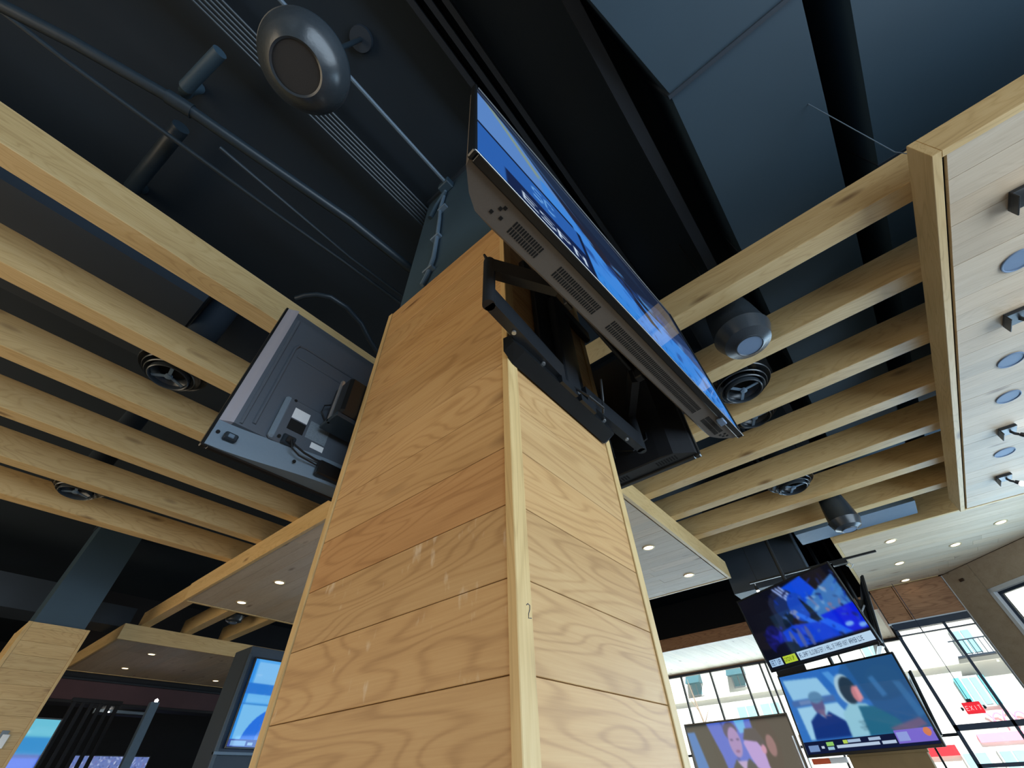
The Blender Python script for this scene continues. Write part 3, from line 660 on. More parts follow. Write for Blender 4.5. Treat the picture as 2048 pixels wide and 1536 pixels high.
# deck joists (painted with the deck)
for i, y in enumerate([.24, .31, .38]):
    single('deck_joist', MB().box((-4.6,y-.015,2.90), (8.2,y+.015,DECK-.002)), M['black'], '%s dark steel joist above the big television, from the right' % ORD[i], 'joist', 'dark joists above the television')
single('steel_beam', MB().box((-4.6,-.245,2.62), (8.2,-.235,DECK-.002)).box((-4.6,-.265,2.60), (8.2,-.20,2.62)), M['black'], 'black steel beam beside the broad upper right duct', 'beam')

# ---------------------------------------------------------------- televisions
def tv_frame(center, yaw, tilt, roll):
    u = Vector((math.cos(yaw), math.sin(yaw), 0)); n = Vector((math.sin(yaw), -math.cos(yaw), 0))
    v = math.cos(tilt)*Vector((0,0,1)) + math.sin(tilt)*n
    u2 = math.cos(roll)*u + math.sin(roll)*v; v2 = -math.sin(roll)*u + math.cos(roll)*v
    b = v2.cross(u2); m = Matrix.Identity(4)
    for i in range(3): m[i][0], m[i][1], m[i][2], m[i][3] = u2[i], b[i], v2[i], center[i]
    return m
def rect(x0, x1, z0, z1, y): return [(x0,y,z0),(x1,y,z0),(x1,y,z1),(x0,y,z1)]
def tv_base(label, Mx, W, H, cv, bezel=.022, lower=.0, group=None):
    t = thing('television', label, 'television'); t.matrix_world = Mx
    if group: t['group'] = group
    b = bezel; h0 = -H/2+b+lower
    MB().bbox((-W/2,0,-H/2), (-W/2+b,.022,H/2), .003).build('bezel', M['gloss'], t)
    MB().bbox((W/2-b,0,-H/2), (W/2,.022,H/2), .003).build('bezel', M['gloss'], t)
    MB().bbox((-W/2+b,0,H/2-b), (W/2-b,.022,H/2), .003).build('bezel', M['gloss'], t)
    MB().bbox((-W/2+b,0,-H/2), (W/2-b,.022,h0), .003).build('bezel', M['gloss'], t)
    if cv is not None:
        o = bpy.data.objects.new('screen', screen_mesh(cv, W-2*b, H/2-b-h0, M['screen'])); C.objects.link(o); o.parent = t
        o.location = (0, .005, (H/2-b+h0)/2)
    else:
        MB().box((-W/2+b,.005,h0), (W/2-b,.008,H/2-b)).build('screen', M['gloss'], t)
    return t
def tv_shell(t, W, H, depth, m, inset=.14, smooth=True):
    e = .006
    MB().loft([rect(-W/2+e,W/2-e,-H/2+e,H/2-e,.020), rect(-W/2+e+.005,W/2-e-.005,-H/2+e,H/2-e-.01,.036), rect(-W/2+.05,W/2-.05,-H/2+e,H/2-.06,depth*.75),
               rect(-W/2+inset*.6,W/2-inset*.6,-H/2+e,H/2-.10,depth*.95), rect(-W/2+inset,W/2-inset,-H/2+e+.004,H/2-.13,depth)]).build('back_shell', m, t)
def vents(t, x0, x1, y0, y1, z, n):
    v = MB(); w_ = (x1-x0)/n
    for r in range(2):
        a, b = (y0, y0+(y1-y0)*.46) if r == 0 else (y0+(y1-y0)*.54, y1)
        for i in range(n): v.box((x0+i*w_+.12*w_, a, z-.0008), (x0+i*w_+.68*w_, b, z+.002))
    return tag(v.build('vent_slots', M['slot'], t), kind='stuff')
# big television on the right face of the column
W, H = 1.33, .785
Mx = tv_frame((.809,.146,1.286), math.radians(-4.25), math.radians(-1.8), math.radians(.55))
t = tv_base('big television hanging over the right face of the tall column, screen lit', Mx, W, H, pic_sport(), .012, .0)
tv_shell(t, W, H, .095, M['tvgrey'])
zb_ = -H/2+.006
MB().bbox((-W/2+.004,-.0006,-H/2-.0006), (W/2-.004,.001,-H/2+.0012), .0004).build('silver_edge', M['silver'], t)
for x0, x1, n in [(-.50,-.405,13), (-.345,-.175,22), (-.115,.41,64), (.465,.585,18)]: vents(t, x0, x1, .042, .074, zb_, n)
for k, (px, py) in enumerate([(-.545,.048),(-.53,.062),(-.555,.066),(-.538,.040),(.605,.045),(.615,.055),(.60,.06),(.622,.043)]):
    MB().box((px-.004,py-.004,zb_-.0008), (px+.004,py+.004,zb_+.002)).build('screw_hole', M['slot'], t)
MB().bbox((.50,.010,-H/2-.010), (.535,.034,-H/2+.006), .003).build('sensor_module', M['disc'], t)
for k in range(7): MB().box((-.36+.16*k,.012,zb_-.0008), (-.348+.16*k,.016,zb_+.001)).build('clip', M['slot'], t)
# its articulated wall mount
m = thing('tv_mount', 'black articulated wall mount between column and the big television', 'tv mount', (.80,.43,.76)); L = m.location
def bar(p, q, z0, z1, th):
    p, q = Vector((p[0],p[1],0)), Vector((q[0],q[1],0)); d = (q-p).normalized(); n = Vector((-d.y, d.x, 0))*th/2
    pts = [p+n, q+n, q-n, p-n]
    return MB().prism([(a.x,a.y,z0) for a in pts], (0,0,z1-z0))
lc(MB().prism([(.505,.424,.832),(.535,.424,.770),(.535,.375,.772),(.516,.378,.81)], (0,0,0.0001))) if False else None
cov = MB().loft([[(.520,.428,.800),(.520,.428,.852),(.520,.402,.846),(.520,.394,.812)], [(.556,.428,.782),(.556,.428,.856),(.556,.398,.850),(.556,.386,.800)],
                 [(1.012,.428,.782),(1.012,.428,.856),(1.012,.398,.850),(1.012,.386,.800)], [(1.024,.428,.788),(1.024,.428,.852),(1.024,.402,.846),(1.024,.394,.806)]])
lc(cov).build('lower_cover', M['gloss'], m)
lc(MB().bbox((.62,.405,1.34), (1.075,.429,1.40), .004)).build('upper_rail', M['blackm'], m)
lc(MB().bbox((.68,.412,.86), (.92,.429,1.36), .003)).build('wall_plate', M['blackm'], m)
lc(MB().bbox((.76,.385,.84), (.84,.42,1.30), .004)).build('spine', M['blackm'], m)
for s, lab in ((-1,'l'), (1,'r')):
    E_ = (.405 if s < 0 else 1.195, .375); Wp = (.80+s*.06, .393); T_ = (.57 if s < 0 else 1.03, .272)
    lc(bar(Wp, E_, .825, .895, .026)).build('lower_arm', M['blackm'], m)
    lc(bar(E_, T_, .970, 1.035, .026)).build('front_arm', M['blackm'], m)
    lc(MB().lathe([(.0005,.825),(.016,.825),(.016,1.035),(.0005,1.035)], 16).xf(Matrix.Translation((E_[0],E_[1],0)))).build('elbow_joint', M['blackm'], m, True)
    lc(bar((Wp[0]-s*.05,Wp[1]-.002), (Wp[0]+s*.03,Wp[1]-.002), .80, .825, .030)).build('pivot', M['blackm'], m)
    for q in (.3, .7): lc(MB().lathe([(.0005,0),(.006,0),(.006,.005),(.0005,.006)], 10).xf(Matrix.Translation((Wp[0]+(E_[0]-Wp[0])*q, Wp[1]+(E_[1]-Wp[1])*q, .819)))).build('bolt', M['silver'], m)
lc(MB().bbox((.64,.256,.98), (.98,.268,1.42), .003)).build('tv_plate', M['blackm'], m)
lc(MB().bbox((.60,.262,.95), (.63,.275,1.55), .003)).build('tv_rail', M['blackm'], m)
lc(MB().bbox((.99,.236,.95), (1.02,.262,1.55), .003)).build('tv_rail', M['blackm'], m)
lc(MB().tube([(.78,.38,.83),(.80,.35,.79),(.86,.34,.78),(.90,.36,.80),(.92,.36,.86),(.90,.34,.93)], .004, 6)).build('loose_cable', M['cable'], m, True)
lc(MB().tube([(.392,.375,1.03),(.383,.375,1.045),(.386,.378,1.055),(.40,.375,1.04)], .003, 6)).build('cable_hook', M['cable'], m, True)
single('power_cable', MB().tube([(1.075,.50,.84),(1.09,.50,.95),(1.13,.50,1.03),(1.20,.50,1.04),(1.24,.50,.97),(1.25,.50,.88)], .004, 6), M['cable'], 'thin dark cable arching in the shade behind the mount', 'cable', None, True)

# television on the far right face, seen from behind, in shade
W, H = 1.04, .70
Mx = tv_frame((1.365,.748,1.170), math.radians(90), 0, 0)
t = tv_base('dark television back in the shade right of the tall column', Mx, W, H, pic_pale(), .02)
tv_shell(t, W, H, .085, M['tvdark'], .12)
for x0, x1, n in [(-.45,-.37,8), (-.26,-.15,10), (.0,.12,10), (.25,.37,10)]: vents(t, x0, x1, .040, .066, -H/2+.006, n)
MB().bbox((-.2,.085,-.2), (.2,.105,.2), .004).build('mount_plate', M['blackm'], t)
for s in (-1, 1):
    MB().prism([(s*.10,.10,-.06),(s*.14,.10,-.06),(s*.06,.285,-.06),(s*.02,.285,-.06)], (0,0,.12)).build('mount_arm', M['blackm'], t)
MB().bbox((-.14,.285,-.16), (.14,.297,.16), .003).build('wall_plate', M['blackm'], t)
MB().tube([(-.20,.088,-.20),(-.26,.10,-.25),(-.32,.10,-.28),(-.38,.092,-.25),(-.38,.088,-.22)], .004, 6).build('signal_cable', M['cable'], t, True)
MB().tube([(-.05,.10,-.20),(-.12,.11,-.27),(-.22,.10,-.29)], .004, 6).build('signal_cable', M['cable'], t, True)

# television left of the column, its moulded back turned to us
W, H = 1.24, .72
Mx = tv_frame((.80,1.378,1.154), math.pi, -.025, 0)
t = tv_base('grey television seen from behind, left of the tall column', Mx, W, H, pic_sport(), .02)
def sstep(a, b, x): x = min(1, max(0, (x-a)/(b-a))); return x*x*(3-2*x)
def heightfield(xs, zs, D, name, m, par):
    mb = MB(); nx, nz = len(xs), len(zs)
    mb.v = [(x, D(x, z), z) for z in zs for x in xs]
    mb.f = [(j*nx+i, j*nx+i+1, (j+1)*nx+i+1, (j+1)*nx+i) for j in range(nz-1) for i in range(nx-1)]
    b = len(mb.v); fr = MB()
    # side walls back to the bezel
    ring = [(j, 0) for j in range(nz)] + [(nz-1, i) for i in range(1, nx)] + [(j, nx-1) for j in range(nz-2, -1, -1)] + [(0, i) for i in range(nx-2, 0, -1)]
    ids = [j*nx+i for j, i in ring]
    for k in ids: mb.v.append((mb.v[k][0], .018, mb.v[k][2]))
    n = len(ids)
    mb.f += [(ids[k], ids[(k+1) % n], b+(k+1) % n, b+k) for k in range(n)]
    return mb.build(name, m, par, True)
fr_ = lambda a, b, n: [a+(b-a)*i/n for i in range(n+1)]
heightfield(fr_(-.575,.575,90), fr_(-.262,.352,50), lambda x, z: .034+.012*sstep(.352,.30,z), 'back_panel', M['tvback'], t)
heightfield(fr_(.575,.612,4), fr_(-.262,.352,8), lambda x, z: .046-.020*sstep(.575,.612,x), 'side_strip', M['tvbackl'], t)
heightfield(fr_(-.612,-.575,4), fr_(-.262,.352,8), lambda x, z: .026+.020*sstep(-.612,-.575,x), 'side_strip', M['tvbackl'], t)
heightfield(fr_(-.612,.612,80), fr_(-.356,-.262,8), lambda x, z: .026+.066*sstep(.612,.20,abs(x)), 'lower_housing', M['tvlow'], t)
MB().bbox((-.47,.044,-.265), (.47,.064,-.072), .010).build('circuit_cover', M['tvback'], t)
MB().bbox((.445,.046,-.262), (.47,.068,-.075), .008).build('cover_lip', M['tvlow'], t)
def ridge(pts, r=.007): return MB().tube(pts, r, 8).build('ridge', M['tvback'], t, True)
ridge([(.555,.046,-.255),(.555,.046,.30)], .006)
ridge([(.520,.046,-.235),(.520,.046,.155),(.510,.046,.180),(.485,.046,.188),(.15,.046,.188),(-.3,.046,.188)])
ridge([(.50,.046,.125),(.15,.046,.125),(-.3,.046,.125)], .005)
MB().box((.365,.0635,-.155), (.425,.0652,-.110)).build('white_sticker', M['white'], t)
MB().box((.365,.0635,-.205), (.425,.0650,-.160)).build('black_sticker', M['slot'], t)
MB().box((.275,.0635,-.205), (.355,.0650,-.130)).build('rating_label', M['labelg'], t)
MB().box((.275,.0650,-.235), (.325,.0660,-.212)).build('white_sticker', M['white'], t)
pr = MB().bbox((.540,.030,-.325), (.580,.052,-.300), .004).build('port_recess', M['port'], t)
MB().bbox((.552,.050,-.320), (.570,.055,-.306), .002).build('plug', M['post'], pr)
sk = MB().bbox((.378,.060,-.268), (.425,.072,-.228), .004).build('power_socket', M['port'], t)
MB().bbox((.390,.070,-.262), (.412,.085,-.240), .003).build('plug', M['cable'], sk)
for px, pz, py in [(.597,-.305,.031),(.437,-.250,.072),(.435,-.082,.064),(.36,-.32,.081)]:
    MB().lathe([(.0005,0),(.006,0),(.006,.003),(.0005,.003)], 12).xf(Matrix.Translation((px,py+.001,pz)) @ Matrix.Rotation(math.radians(90),4,'X')).build('screw_hole', M['slot'], t)
MB().tube([(.40,.085,-.25),(.385,.10,-.275),(.35,.105,-.290),(.30,.10,-.292),(.26,.10,-.290)], .004, 6).build('power_cable', M['cable'], t, True)
MB().tube([(.40,.09,-.255),(.39,.10,-.29),(.36,.10,-.305),(.30,.10,-.31),(.25,.10,-.31)], .003, 6).build('power_cable', M['cable'], t, True)
MB().tube([(.20,.09,.02),(.27,.085,.0),(.335,.075,-.045),(.335,.072,-.075),(.30,.075,-.12),(.285,.08,-.15)], .003, 6).build('signal_cable', M['cable'], t, True)
MB().bbox((.16,.090,-.345), (.29,.118,-.290), .005).build('power_brick', M['gloss'], t)
m = thing('tv_mount', 'glossy black wall bracket behind the left television', 'tv mount', (.62,1.20,1.0)); L = m.location
lc(MB().bbox((.475,1.16,1.005), (.80,1.282,1.185), .012)).build('bracket_box', M['gloss'], m)
lc(MB().bbox((.468,1.225,.985), (.482,1.240,1.20), .003)).build('bracket_rail', M['silver'], m)
lc(MB().bbox((.468,1.17,.985), (.80,1.285,1.003), .003)).build('bracket_foot', M['pipe'], m)
lc(MB().bbox((.60,1.157,.90), (1.0,1.172,1.30), .003)).build('wall_plate', M['blackm'], m)

# ---------------------------------------------------------------- street side: header, windows, angled wall
XW, XF = 8.33, 10.50
hp = MB().box((XW+.022,-.885,1.514), (XW+.20,.005,2.2)); o = struct('wall_header', hp, M['core'])
for a, b in ((-.880,-.275), (-.268,.003)): MB().bbox((XW+.001,a,1.520), (XW+.021,b,1.948), .0015).build('panel', brownw[1], o, tint=tint(.05, 1.1))
MB().bbox((XW-.012,-.885,1.506), (XW+.05,.02,1.520), .002).build('header_trim', M['framel'], o)  # whitish trim strip along the lower edge of the header
def street_window(name, segs, panes):
    m = MB()
    for a, b in segs: m.box(a, b)
    f = struct(name, m, M['frame'])
    for a, b in panes: MB().box(a, b).build('pane', M['glass'], f)
    return f
y0, y1 = -.872, -.012
street_window('window_20', [((XW,y0,1.432),(XW+.10,y1,1.506)), ((XW,y1-.03,FL),(XW+.08,y1,1.44)), ((XW,-.575,FL),(XW+.06,-.545,1.44)), ((XW,y0,FL),(XW+.06,y0+.025,1.44)),
    ((XW,y0,1.36),(XW+.05,y1,1.372)), ((XW+.01,-.298,1.372),(XW+.03,-.290,1.432)), ((XW,y0,.375),(XW+.08,y1,.430)), ((XW,y0,.05),(XW+.06,y1,.085))],
    [((XW+.030,y0+.025,.43),(XW+.036,-.575,1.432)), ((XW+.030,-.545,.43),(XW+.036,y1-.03,1.432)), ((XW+.030,y0+.025,FL),(XW+.036,-.575,.375)), ((XW+.030,-.545,FL),(XW+.036,y1-.03,.375))])
# return glazing between the two window planes
street_window('window_21', [((XW+.10,-.05,1.655),(XF,.0,1.713)), ((XF-.06,-.05,FL),(XF,.0,1.70)), ((9.4,-.04,FL),(9.44,.0,1.70))], [((XW+.10,-.028,FL),(XF-.06,-.022,1.655))])
muls = [3.975, 3.340, 2.700, 2.345, 2.236, 1.60, .98, .36, 4.61, 5.25, 5.89]
street_window('window_22', [((XF,-.05,1.675),(XF+.08,6.6,1.713)), ((XF,-.05,.42),(XF+.06,6.6,.455)), ((XF,6.55,FL),(XF+.08,6.6,1.7))] + [((XF,y-.014,FL),(XF+.06,y+.014,1.69)) for y in muls],
    [((XF+.028,-.04,.455),(XF+.034,6.55,1.675)), ((XF+.028,-.04,FL),(XF+.034,6.55,.42))])
struct('wall_front', MB().box((XF,-.06,1.713),(XF+.2,17,DECK)).box((XF,6.6,FL),(XF+.2,17,1.713)).box((XW,-.06,1.95),(XF,.02,DECK)).box((XW+.2,-.885,2.2),(XW+.22,.02,DECK)), M['darkwall'])
# 45 degree wall with its own window: local x runs along the wall from the corner, local y outward
AW = Matrix.Translation((XW,-.872,0)) @ rz(math.radians(225))
aw = MB()
for a, b in [((0,0,FL),(.40,.15,DECK)), ((.40,0,1.63),(2.80,.15,DECK)), ((.40,0,FL),(2.80,.15,-.95)), ((2.80,0,FL),(5.27,.15,DECK))]: aw.box(a, b)
o = struct('wall_angled', aw.xf(AW), M['core'])
def aplank(a, b, tn): MB().bbox(a, b, .0015).xf(AW).build('panel', panelw[0], o, tint=tn)
zz = [FL, -.95, -.2, .55, 1.07, 1.59, 1.77, 1.95]
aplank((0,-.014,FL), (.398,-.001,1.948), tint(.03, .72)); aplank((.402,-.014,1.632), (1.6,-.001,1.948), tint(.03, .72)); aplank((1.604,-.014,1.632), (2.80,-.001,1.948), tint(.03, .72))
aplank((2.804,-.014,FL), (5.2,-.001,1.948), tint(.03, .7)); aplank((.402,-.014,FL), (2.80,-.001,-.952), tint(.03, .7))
MB().bbox((.18,-.030,1.80), (.24,-.014,1.83), .002).xf(AW).build('knot_plate', M['core'], o)
MB().bbox((-.012,-.018,FL), (.004,.05,1.948), .002).xf(AW).build('corner_bead', M['framel'], o)
f = MB()
for a, b in [((.40,-.02,-.95),(.445,.12,1.63)), ((2.755,-.02,-.95),(2.80,.12,1.63)), ((.40,-.02,1.585),(2.80,.12,1.63)), ((.40,-.02,-.95),(2.80,.12,-.905))]: f.box(a, b)
w_ = struct('window_23', f.xf(AW), M['framel'])
f = MB()
for a, b in [((.445,.04,-.905),(.475,.08,1.585)), ((1.58,.04,-.905),(1.62,.08,1.585)), ((2.725,.04,-.905),(2.755,.08,1.585)), ((.445,.04,1.555),(2.755,.08,1.585))]: f.box(a, b)
f.xf(AW).build('sash', M['frame'], w_)
MB().box((.475,.055,-.905), (2.725,.061,1.555)).xf(AW).build('pane', M['glass'], w_)
# hanging exit sign in front of the street window
def strokes(mb, text, x, z, h, y, th=.12):
    seg = {'E':[(0,0,0,1),(0,1,.6,1),(0,.5,.5,.5),(0,0,.6,0)],'X':[(0,0,.6,1),(0,1,.6,0)],'I':[(.3,0,.3,1)],'T':[(0,1,.6,1),(.3,0,.3,1)]}
    for ch in text:
        for a, b, c, d in seg[ch]: mb.tube([(x+a*h, y, z+b*h), (x+c*h, y, z+d*h)], th*h, 6)
        x += h*.95
    return mb
t = thing('exit_sign', 'small red exit sign hanging before the right street window', 'exit sign', (8.20,-.293,.555)); t.rotation_euler = (0,0,math.radians(-90))
MB().bbox((-.085,-.018,-.052), (.085,.018,.055), .006).build('housing', M['exitred'], t)
strokes(MB(), 'EXIT', -.069, -.020, .040, -.020, .07).build('lettering', M['exitlet'], t)
MB().tube([(0,0,.05),(0,0,1.395)], .004, 6).build('hanging_rod', M['frame'], t)
MB().bbox((-.025,-.018,.055), (.025,.018,.085), .004).build('canopy', M['blackm'], t)
for s in (-1, 1):
    MB().lathe([(.0005,-.012),(.016,-.012),(.018,.0),(.010,.012),(.0005,.014)], 12).xf(Matrix.Translation((s*.105,0,.0)) @ Matrix.Rotation(math.radians(90),4,'Y')).build('emergency_lamp', M['blackm'], t, True)

# ---------------------------------------------------------------- far televisions on the right
GR = 'televisions hanging by the street windows'
def generic_tv(label, Mx, W, H, cv, group=None):
    t = tv_base(label, Mx, W, H, cv, .018, .006, group); tv_shell(t, W, H, .06, M['tvdark'], .12)
    return t
def pole_mount(label, x, y, z0, z1, bx, by):
    t = thing('tv_mount', label, 'tv mount', (x,y,z0)); L = t.location
    MB().tube([(0,0,0),(0,0,z1-z0)], .02, 12).build('pole', M['blackm'], t, True)
    MB().bbox((-.06,-.06,z1-z0-.012), (.06,.06,z1-z0), .003).build('ceiling_flange', M['blackm'], t)
    MB().bbox((bx-.035,by-.035,.12), (bx+.035,by+.035,.16), .004).build('tilt_head', M['blackm'], t)
    return t
generic_tv('upper hanging television showing a blue football picture, before the street windows', tv_frame((5.505,.701,1.185), math.radians(-118.3), math.radians(8.9), 0), 1.24, .705, pic_football(), GR)
generic_tv('lower hanging television showing two men against pale blue', tv_frame((6.183,.707,.529), math.radians(-107.5), math.radians(-4.4), 0), 1.24, .705, pic_interview(), GR)
generic_tv('television at the bottom right of the column showing a drama', tv_frame((6.609,2.008,.211), math.radians(-90), 0, 0), 1.24, .72, pic_drama(), GR)
# two televisions seen almost edge on
def edge_tv(label, pt_, pb_, W):
    pt_, pb_ = Vector(pt_), Vector(pb_); v = (pt_-pb_); H = v.length; v.normalize()
    d = ((pt_+pb_)/2).normalized(); u = (d - v*d.dot(v)).normalized()
    u = (u + .06*v.cross(u)).normalized(); b = v.cross(u); c = (pt_+pb_)/2 + u*W/2
    m = Matrix.Identity(4)
    for i in range(3): m[i][0], m[i][1], m[i][2], m[i][3] = u[i], b[i], v[i], c[i]
    return generic_tv(label, m, W, H, None, GR)
t = edge_tv('dark television seen edge on beside the upper hanging one', (6.6,-.037,1.72), (6.6,.155,1.016), 1.05)
MB().bbox((-.40,.06,-.18), (.2,.12,.12), .006).build('mount_bracket', M['blackm'], t); MB().tube([(-.45,.07,.05),(-.46,.11,-.02),(-.44,.10,-.12),(-.45,.08,-.2)], .01, 8).build('signal_cable', M['framel'], t, True)
edge_tv('dark television seen edge on behind the lower hanging one', (7.2,.06,.86), (7.2,.12,.30), .95)
pole_mount('black ceiling pole behind the upper hanging television', 5.585,.658,1.12,DECK-.002, -.022,.012)
pole_mount('black ceiling pole behind the lower hanging television', 6.275,.68,.50,1.659, -.02,.0)
pole_mount('black pole of the edge on television behind the lower one', 7.90,.19,.55,2.898, .0,.0)
pole_mount('black ceiling pole behind the edge on television', 7.02,.36,1.20,2.898, .0,-.02)
pole_mount('ceiling pole of the television behind the pale oak column', 1.05,9.42,.60,DECK-.002, .0,-.0)
for i, y in enumerate((1.38, 1.31)):
    single('chrome_pole', MB().tube([(6.40,y,FL+.001),(6.40,y,.36)], .011, 10), M['silver'], '%s upright chrome pole before the drama television' % ('left' if i == 0 else 'right'), 'pole', 'chrome poles before the drama television', True)
t = thing('booth_partition', 'tan booth partition just under the lower hanging television', 'partition', (6.7,.66,FL))
MB().bbox((-.05,-.36,0), (.05,.32,.20-FL-.02), .01).build('padding', M['tan'], t)
MB().bbox((-.06,-.37,.20-FL-.03), (.06,.33,.215-FL), .004).build('top_rail', M['tan'], t)
t = thing('wall_sign', 'thin orange and white strip sign below the lower hanging television', 'sign', (6.62,1.16,.13))
MB().bbox((0,.0,0), (.02,.17,.045), .003).build('orange_half', mat('orange_sign', srgb(225,90,50), .5, noise=.05), t)
MB().bbox((0,-.16,0), (.02,-.001,.045), .003).build('white_half', M['white'], t)
MB().bbox((.021,-.16,-.13-FL), (.04,.17,.06), .003).build('post_panel', M['darkwall'], t)
# track with small bright spots below the dark housing
t = thing('lighting_track', 'thin black lighting track with spots before the far right panel', 'track light', (5.70,.05,1.66))
MB().bbox((-.012,-.30,0), (.012,.99,.02), .002).build('rail', M['blackm'], t)
MB().bbox((-.03,-.02,-.035), (.03,.12,.0), .004).build('driver_box', M['blackm'], t)
MB().tube([(0,-.02,-.02),(0,-.05,-.06),(0,-.02,-.09),(0,.01,-.05)], .005, 6).build('dangling_wire', M['framel'], t, True)
for y in (.36, .9): MB().tube([(0,y,.02),(0,y,DECK-1.66-.002)], .004, 6).build('hanger', M['blackm'], t)
for k, (y, z) in enumerate([(.297,-.075), (.936,-.078)]):
    h = MB().lathe([(.0005,.05),(.018,.045),(.022,-.005),(.0005,-.008)], 14).xf(Matrix.Translation((-.0,y,z))).build('spot_head', M['blackm'], t, True)
    MB().lathe([(.0005,-.022),(.014,-.018),(.018,-.004),(.0005,-.004)], 14).xf(Matrix.Translation((0,y,z))).build('bulb', M['lampw'], h, True)
    MB().tube([(0,y,z+.05),(0,y,.0)], .004, 6).build('stem', M['framel'], h)
t = thing('black_housing', 'black ventilation housing above the hanging television', 'housing', (6.15,.85,1.66))
MB().bbox((-.22,-.42,0), (.22,.45,DECK-1.66-.002), .004).build('casing', M['ductd'], t)
MB().tube([(-.222,-.42,0),(-.222,-.42,1.0)], .004, 6).build('edge_strip', M['post'], t)

# ---------------------------------------------------------------- far left: bar corner
t = thing('tv_cabinet', 'black cabinet carrying a television, left of the tall column', 'cabinet', (2.9,5.8,FL))
MB().bbox((-.66,-.20,0), (.80,.20,1.28-FL), .006).build('body', M['ductd'], t)
MB().bbox((-.68,-.24,.37-FL), (.82,-.20,.395-FL), .003).build('shelf', M['post'], t)
MB().bbox((-.68,-.235,0), (-.64,-.20,1.20-FL), .003).build('side_post', M['pipe'], t)
tv_base('blue television on the black cabinet, left of the tall column', tv_frame((2.925,5.54,.795), 0, 0, 0), 1.26, .76, pic_pale(), .016, .0)
generic_tv('blue television glimpsed behind the pale oak column', tv_frame((1.05,9.30,.615), 0, 0, 0), 1.12, .66, pic_gradient())
generic_tv('television with a crowd picture low in the dark bar', tv_frame((3.34,13.0,.44), 0, 0, 0), 1.30, .76, pic_crowd())
t = thing('bar_bulkhead', 'dark maroon bulkhead below the far left ceiling panel', 'bulkhead', (3.6,11.3,1.38))
MB().bbox((-2.3,-.10,0), (3.0,.30,.27), .004).build('face', M['maroon'], t)
MB().bbox((-2.3,-.12,.27), (3.0,.30,.30), .004).build('cap_rail', M['black'], t)
MB().bbox((-2.3,-.11,-.04), (3.0,.30,.0), .003).build('lower_rail', M['darkwall'], t)
MB().box((-2.3,.0,.30), (3.0,.2,DECK-1.382)).build('upper_wall', M['darkwall'], t)
t = thing('steel_post', 'grey blue steel post standing at the dark bar', 'post', (2.68,9.6,FL))
MB().bbox((-.075,-.05,0), (.045,.05,1.235-FL), .004).build('shaft', M['post'], t)
MB().lathe([(.0005,0),(.022,.0),(.026,.03),(.0005,.05)], 14).xf(Matrix.Translation((.0,0,1.235-FL))).build('cap_lamp', M['lampw'], t, True)
t = thing('shelf_light', 'pale lit shelf niche under the maroon bulkhead', 'shelf', (2.80,11.5,1.27))
MB().bbox((-.42,0,0), (.42,.25,.015), .003).build('shelf_board', M['darkwall'], t)
MB().bbox((-.42,.22,.015), (.42,.25,.10), .003).build('back_panel', M['labelg'], t)
MB().lathe([(.0005,0),(.04,.0),(.045,.02),(.0005,.035)], 16).xf(Matrix.Translation((-.26,.05,.012))).build('lamp', M['lampw'], t, True)
t = thing('slatted_screen', 'dark upright slats beside the pale oak column at lower left', 'screen', (2.0,9.9,FL))
MB().bbox((-.32,-.02,1.20-FL), (.32,.03,1.25-FL), .003).build('top_rail', M['darkwall'], t)
for k in range(6): MB().bbox((-.30+.11*k,-.02,0), (-.25+.11*k,.02,1.20-FL), .003).build('slat', M['darkwall'], t)
t = thing('bar_counter', 'dark bar counter in the far left corner', 'counter', (3.6,12.4,FL))
MB().bbox((-2.2,-.3,0), (2.8,.3,1.0), .006).build('front', M['darkwall'], t); MB().bbox((-2.25,-.36,1.0), (2.85,.34,1.05), .006).build('top', M['black'], t)
MB().bbox((.55,-.36,.42), (.60,-.31,.98), .004).build('pilaster', M['post'], t)
t = thing('wall_switch', 'white and grey switch plate on the pale oak column at lower left', 'switch', (.955,7.826,.60))
MB().bbox((-.05,-.006,-.055), (.012,.0,.07), .003).build('grey_plate', M['labelg'], t); MB().bbox((-.028,-.012,-.075), (.032,-.005,.038), .004).build('white_plate', M['white'], t)

# ---------------------------------------------------------------- the street outside
single('pavement', MB().box((XF+.3,-16,FL-.2), (24,28,FL-.1)).box((4.6,-16,FL-.2), (XF+.3,-4.9,FL-.1)), M['asphalt'], 'pale street pavement outside the windows', 'pavement')['kind'] = 'structure'
bd = thing('street_building', 'white sunlit building across the street beyond the windows', 'building', (20,4,FL-.1)); L = bd.location
lc(MB().box((20,-16,FL-.1), (24,28,9.5))).build('facade', M['stucco'], bd)
lc(MB().box((19.86,-16,2.36), (20,28,2.46))).build('string_course', M['stucco'], bd)
def ext_window(y, z0, z1, w_, shutters=True, awn=False):
    f = lc(MB().box((19.93,y-w_/2-.05,z0-.05), (19.999,y+w_/2+.05,z1+.05))).build('window', M['framel'], bd)
    lc(MB().box((19.915,y-w_/2,z0), (19.932,y-.02,z1))).build('pane', M['winext'], f); lc(MB().box((19.915,y+.02,z0), (19.932,y+w_/2,z1))).build('pane', M['winext'], f)
    if shutters:
        for s in (-1, 1):
            ya = y+s*(w_/2+.06); lc(MB().bbox((19.90,ya,z0-.03), (19.96,ya+s*.13,z1+.03), .006)).build('shutter', M['teal'], bd)
    if awn: lc(MB().prism([(19.99,y-w_/2-.1,z1+.35),(19.55,y-w_/2-.1,z1-.12),(19.99,y-w_/2-.1,z1-.12)], (0,w_+.2,0))).build('awning', M['teald'], bd)
ext_window(7.02,2.55,3.0,.34,False,True); ext_window(5.36,2.62,3.05,.40,False,True)
for y in (5.45, 4.62, 3.6): ext_window(y,1.62,2.02,.62,False)
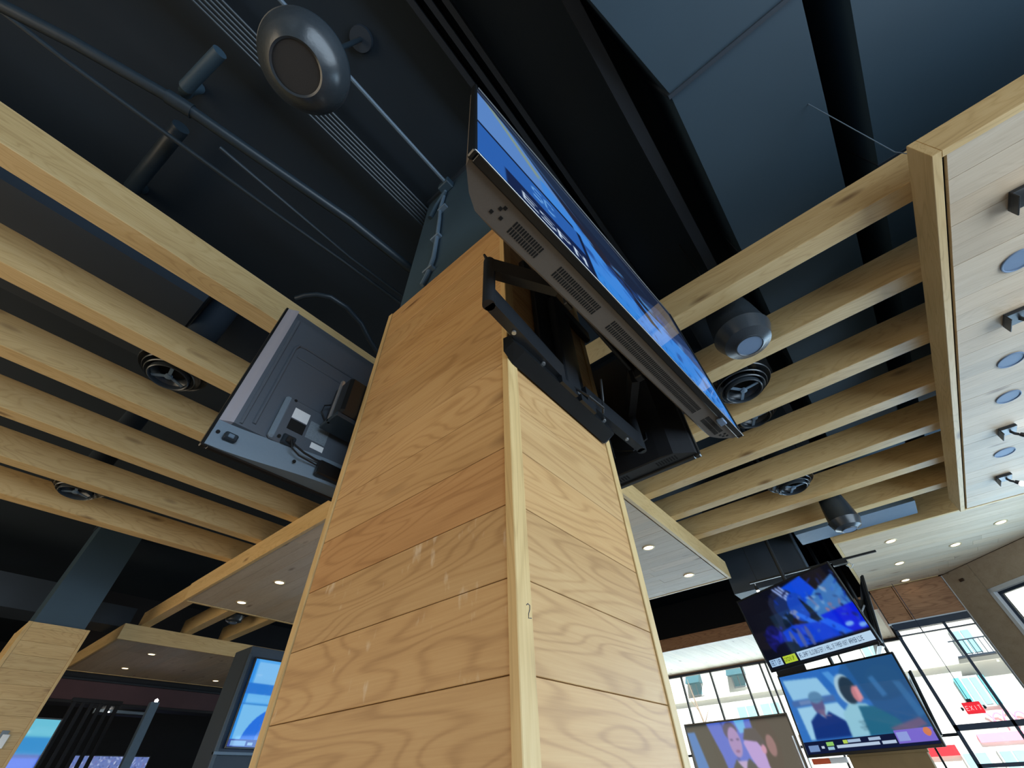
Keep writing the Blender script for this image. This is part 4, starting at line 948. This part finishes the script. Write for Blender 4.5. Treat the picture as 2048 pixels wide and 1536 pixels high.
ext_window(-1.03,1.40,2.02,.34); ext_window(-2.6,1.40,2.02,.40); ext_window(-4.6,1.4,2.02,.5); ext_window(1.2,1.4,2.0,.4)
for y in (-1.55,-2.35,-3.6,.9): ext_window(y,2.58,3.15,.42,False)
rl = MB()
for k in range(12): rl.box((19.6,-2.55+.12*k,2.50), (19.62,-2.53+.12*k,2.86))
rl.box((19.59,-2.6,2.86), (19.63,-1.1,2.89)); rl.box((19.6,-2.6,2.46), (20,-1.1,2.50)); lc(rl).build('balcony_railing', M['frame'], bd)
lc(MB().tube([(19.9,-.86-.028*k-.05*math.sin(k*.75),1.10+.13*math.cos(k*.75)*(1-.3*math.sin(k*.3))) for k in range(44)], .022, 6)).build('neon_script', M['neon'], bd, True)
lc(MB().box((19.92,-2.6,.62), (19.999,-.4,.80))).build('neon_board', M['neon'], bd)
lc(MB().box((19.9,.2,.40), (19.999,1.6,.62))).build('red_shop_sign', M['exitred'], bd)
for y in (-.1, -.9, -1.7): ext_window(y,.05,.42,.5,False)
bd2 = thing('street_building', 'second pale building seen through the angled window at right', 'building', (13,-15,FL-.1)); L = bd2.location
lc(MB().box((-6,-18,FL-.1), (19.8,-15,9))).build('facade', M['stucco'], bd2)
for x in (9.5, 12.0, 14.5): lc(MB().box((x-.4,-14.999,1.2), (x+.4,-14.95,2.6))).build('window', M['winext'], bd2)
t = thing('street_tree', 'slim bare street tree outside the far left windows', 'tree', (17.5,6.2,FL-.1)); L = t.location
lc(MB().tube([(17.5,6.05,FL-.1),(17.5,6.10,.6),(17.5,6.20,1.2),(17.5,6.28,1.7),(17.5,6.36,2.2),(17.5,6.42,2.7)], [.06,.045,.035,.028,.02,.008], 8)).build('trunk', M['bark'], t, True)
for p in [[(17.5,6.24,1.45),(17.5,6.10,1.65),(17.5,5.95,1.85)], [(17.5,6.30,1.8),(17.5,6.48,2.1),(17.5,6.55,2.4)], [(17.5,6.22,1.2),(17.5,6.36,1.4),(17.5,6.46,1.6)]]:
    lc(MB().tube(p, [.018,.012,.005], 6)).build('branch', M['bark'], t, True)

# ---------------------------------------------------------------- lift everything from eye level to floor level
for o in bpy.data.objects:
    if o.parent is None: o.location.z += EYE
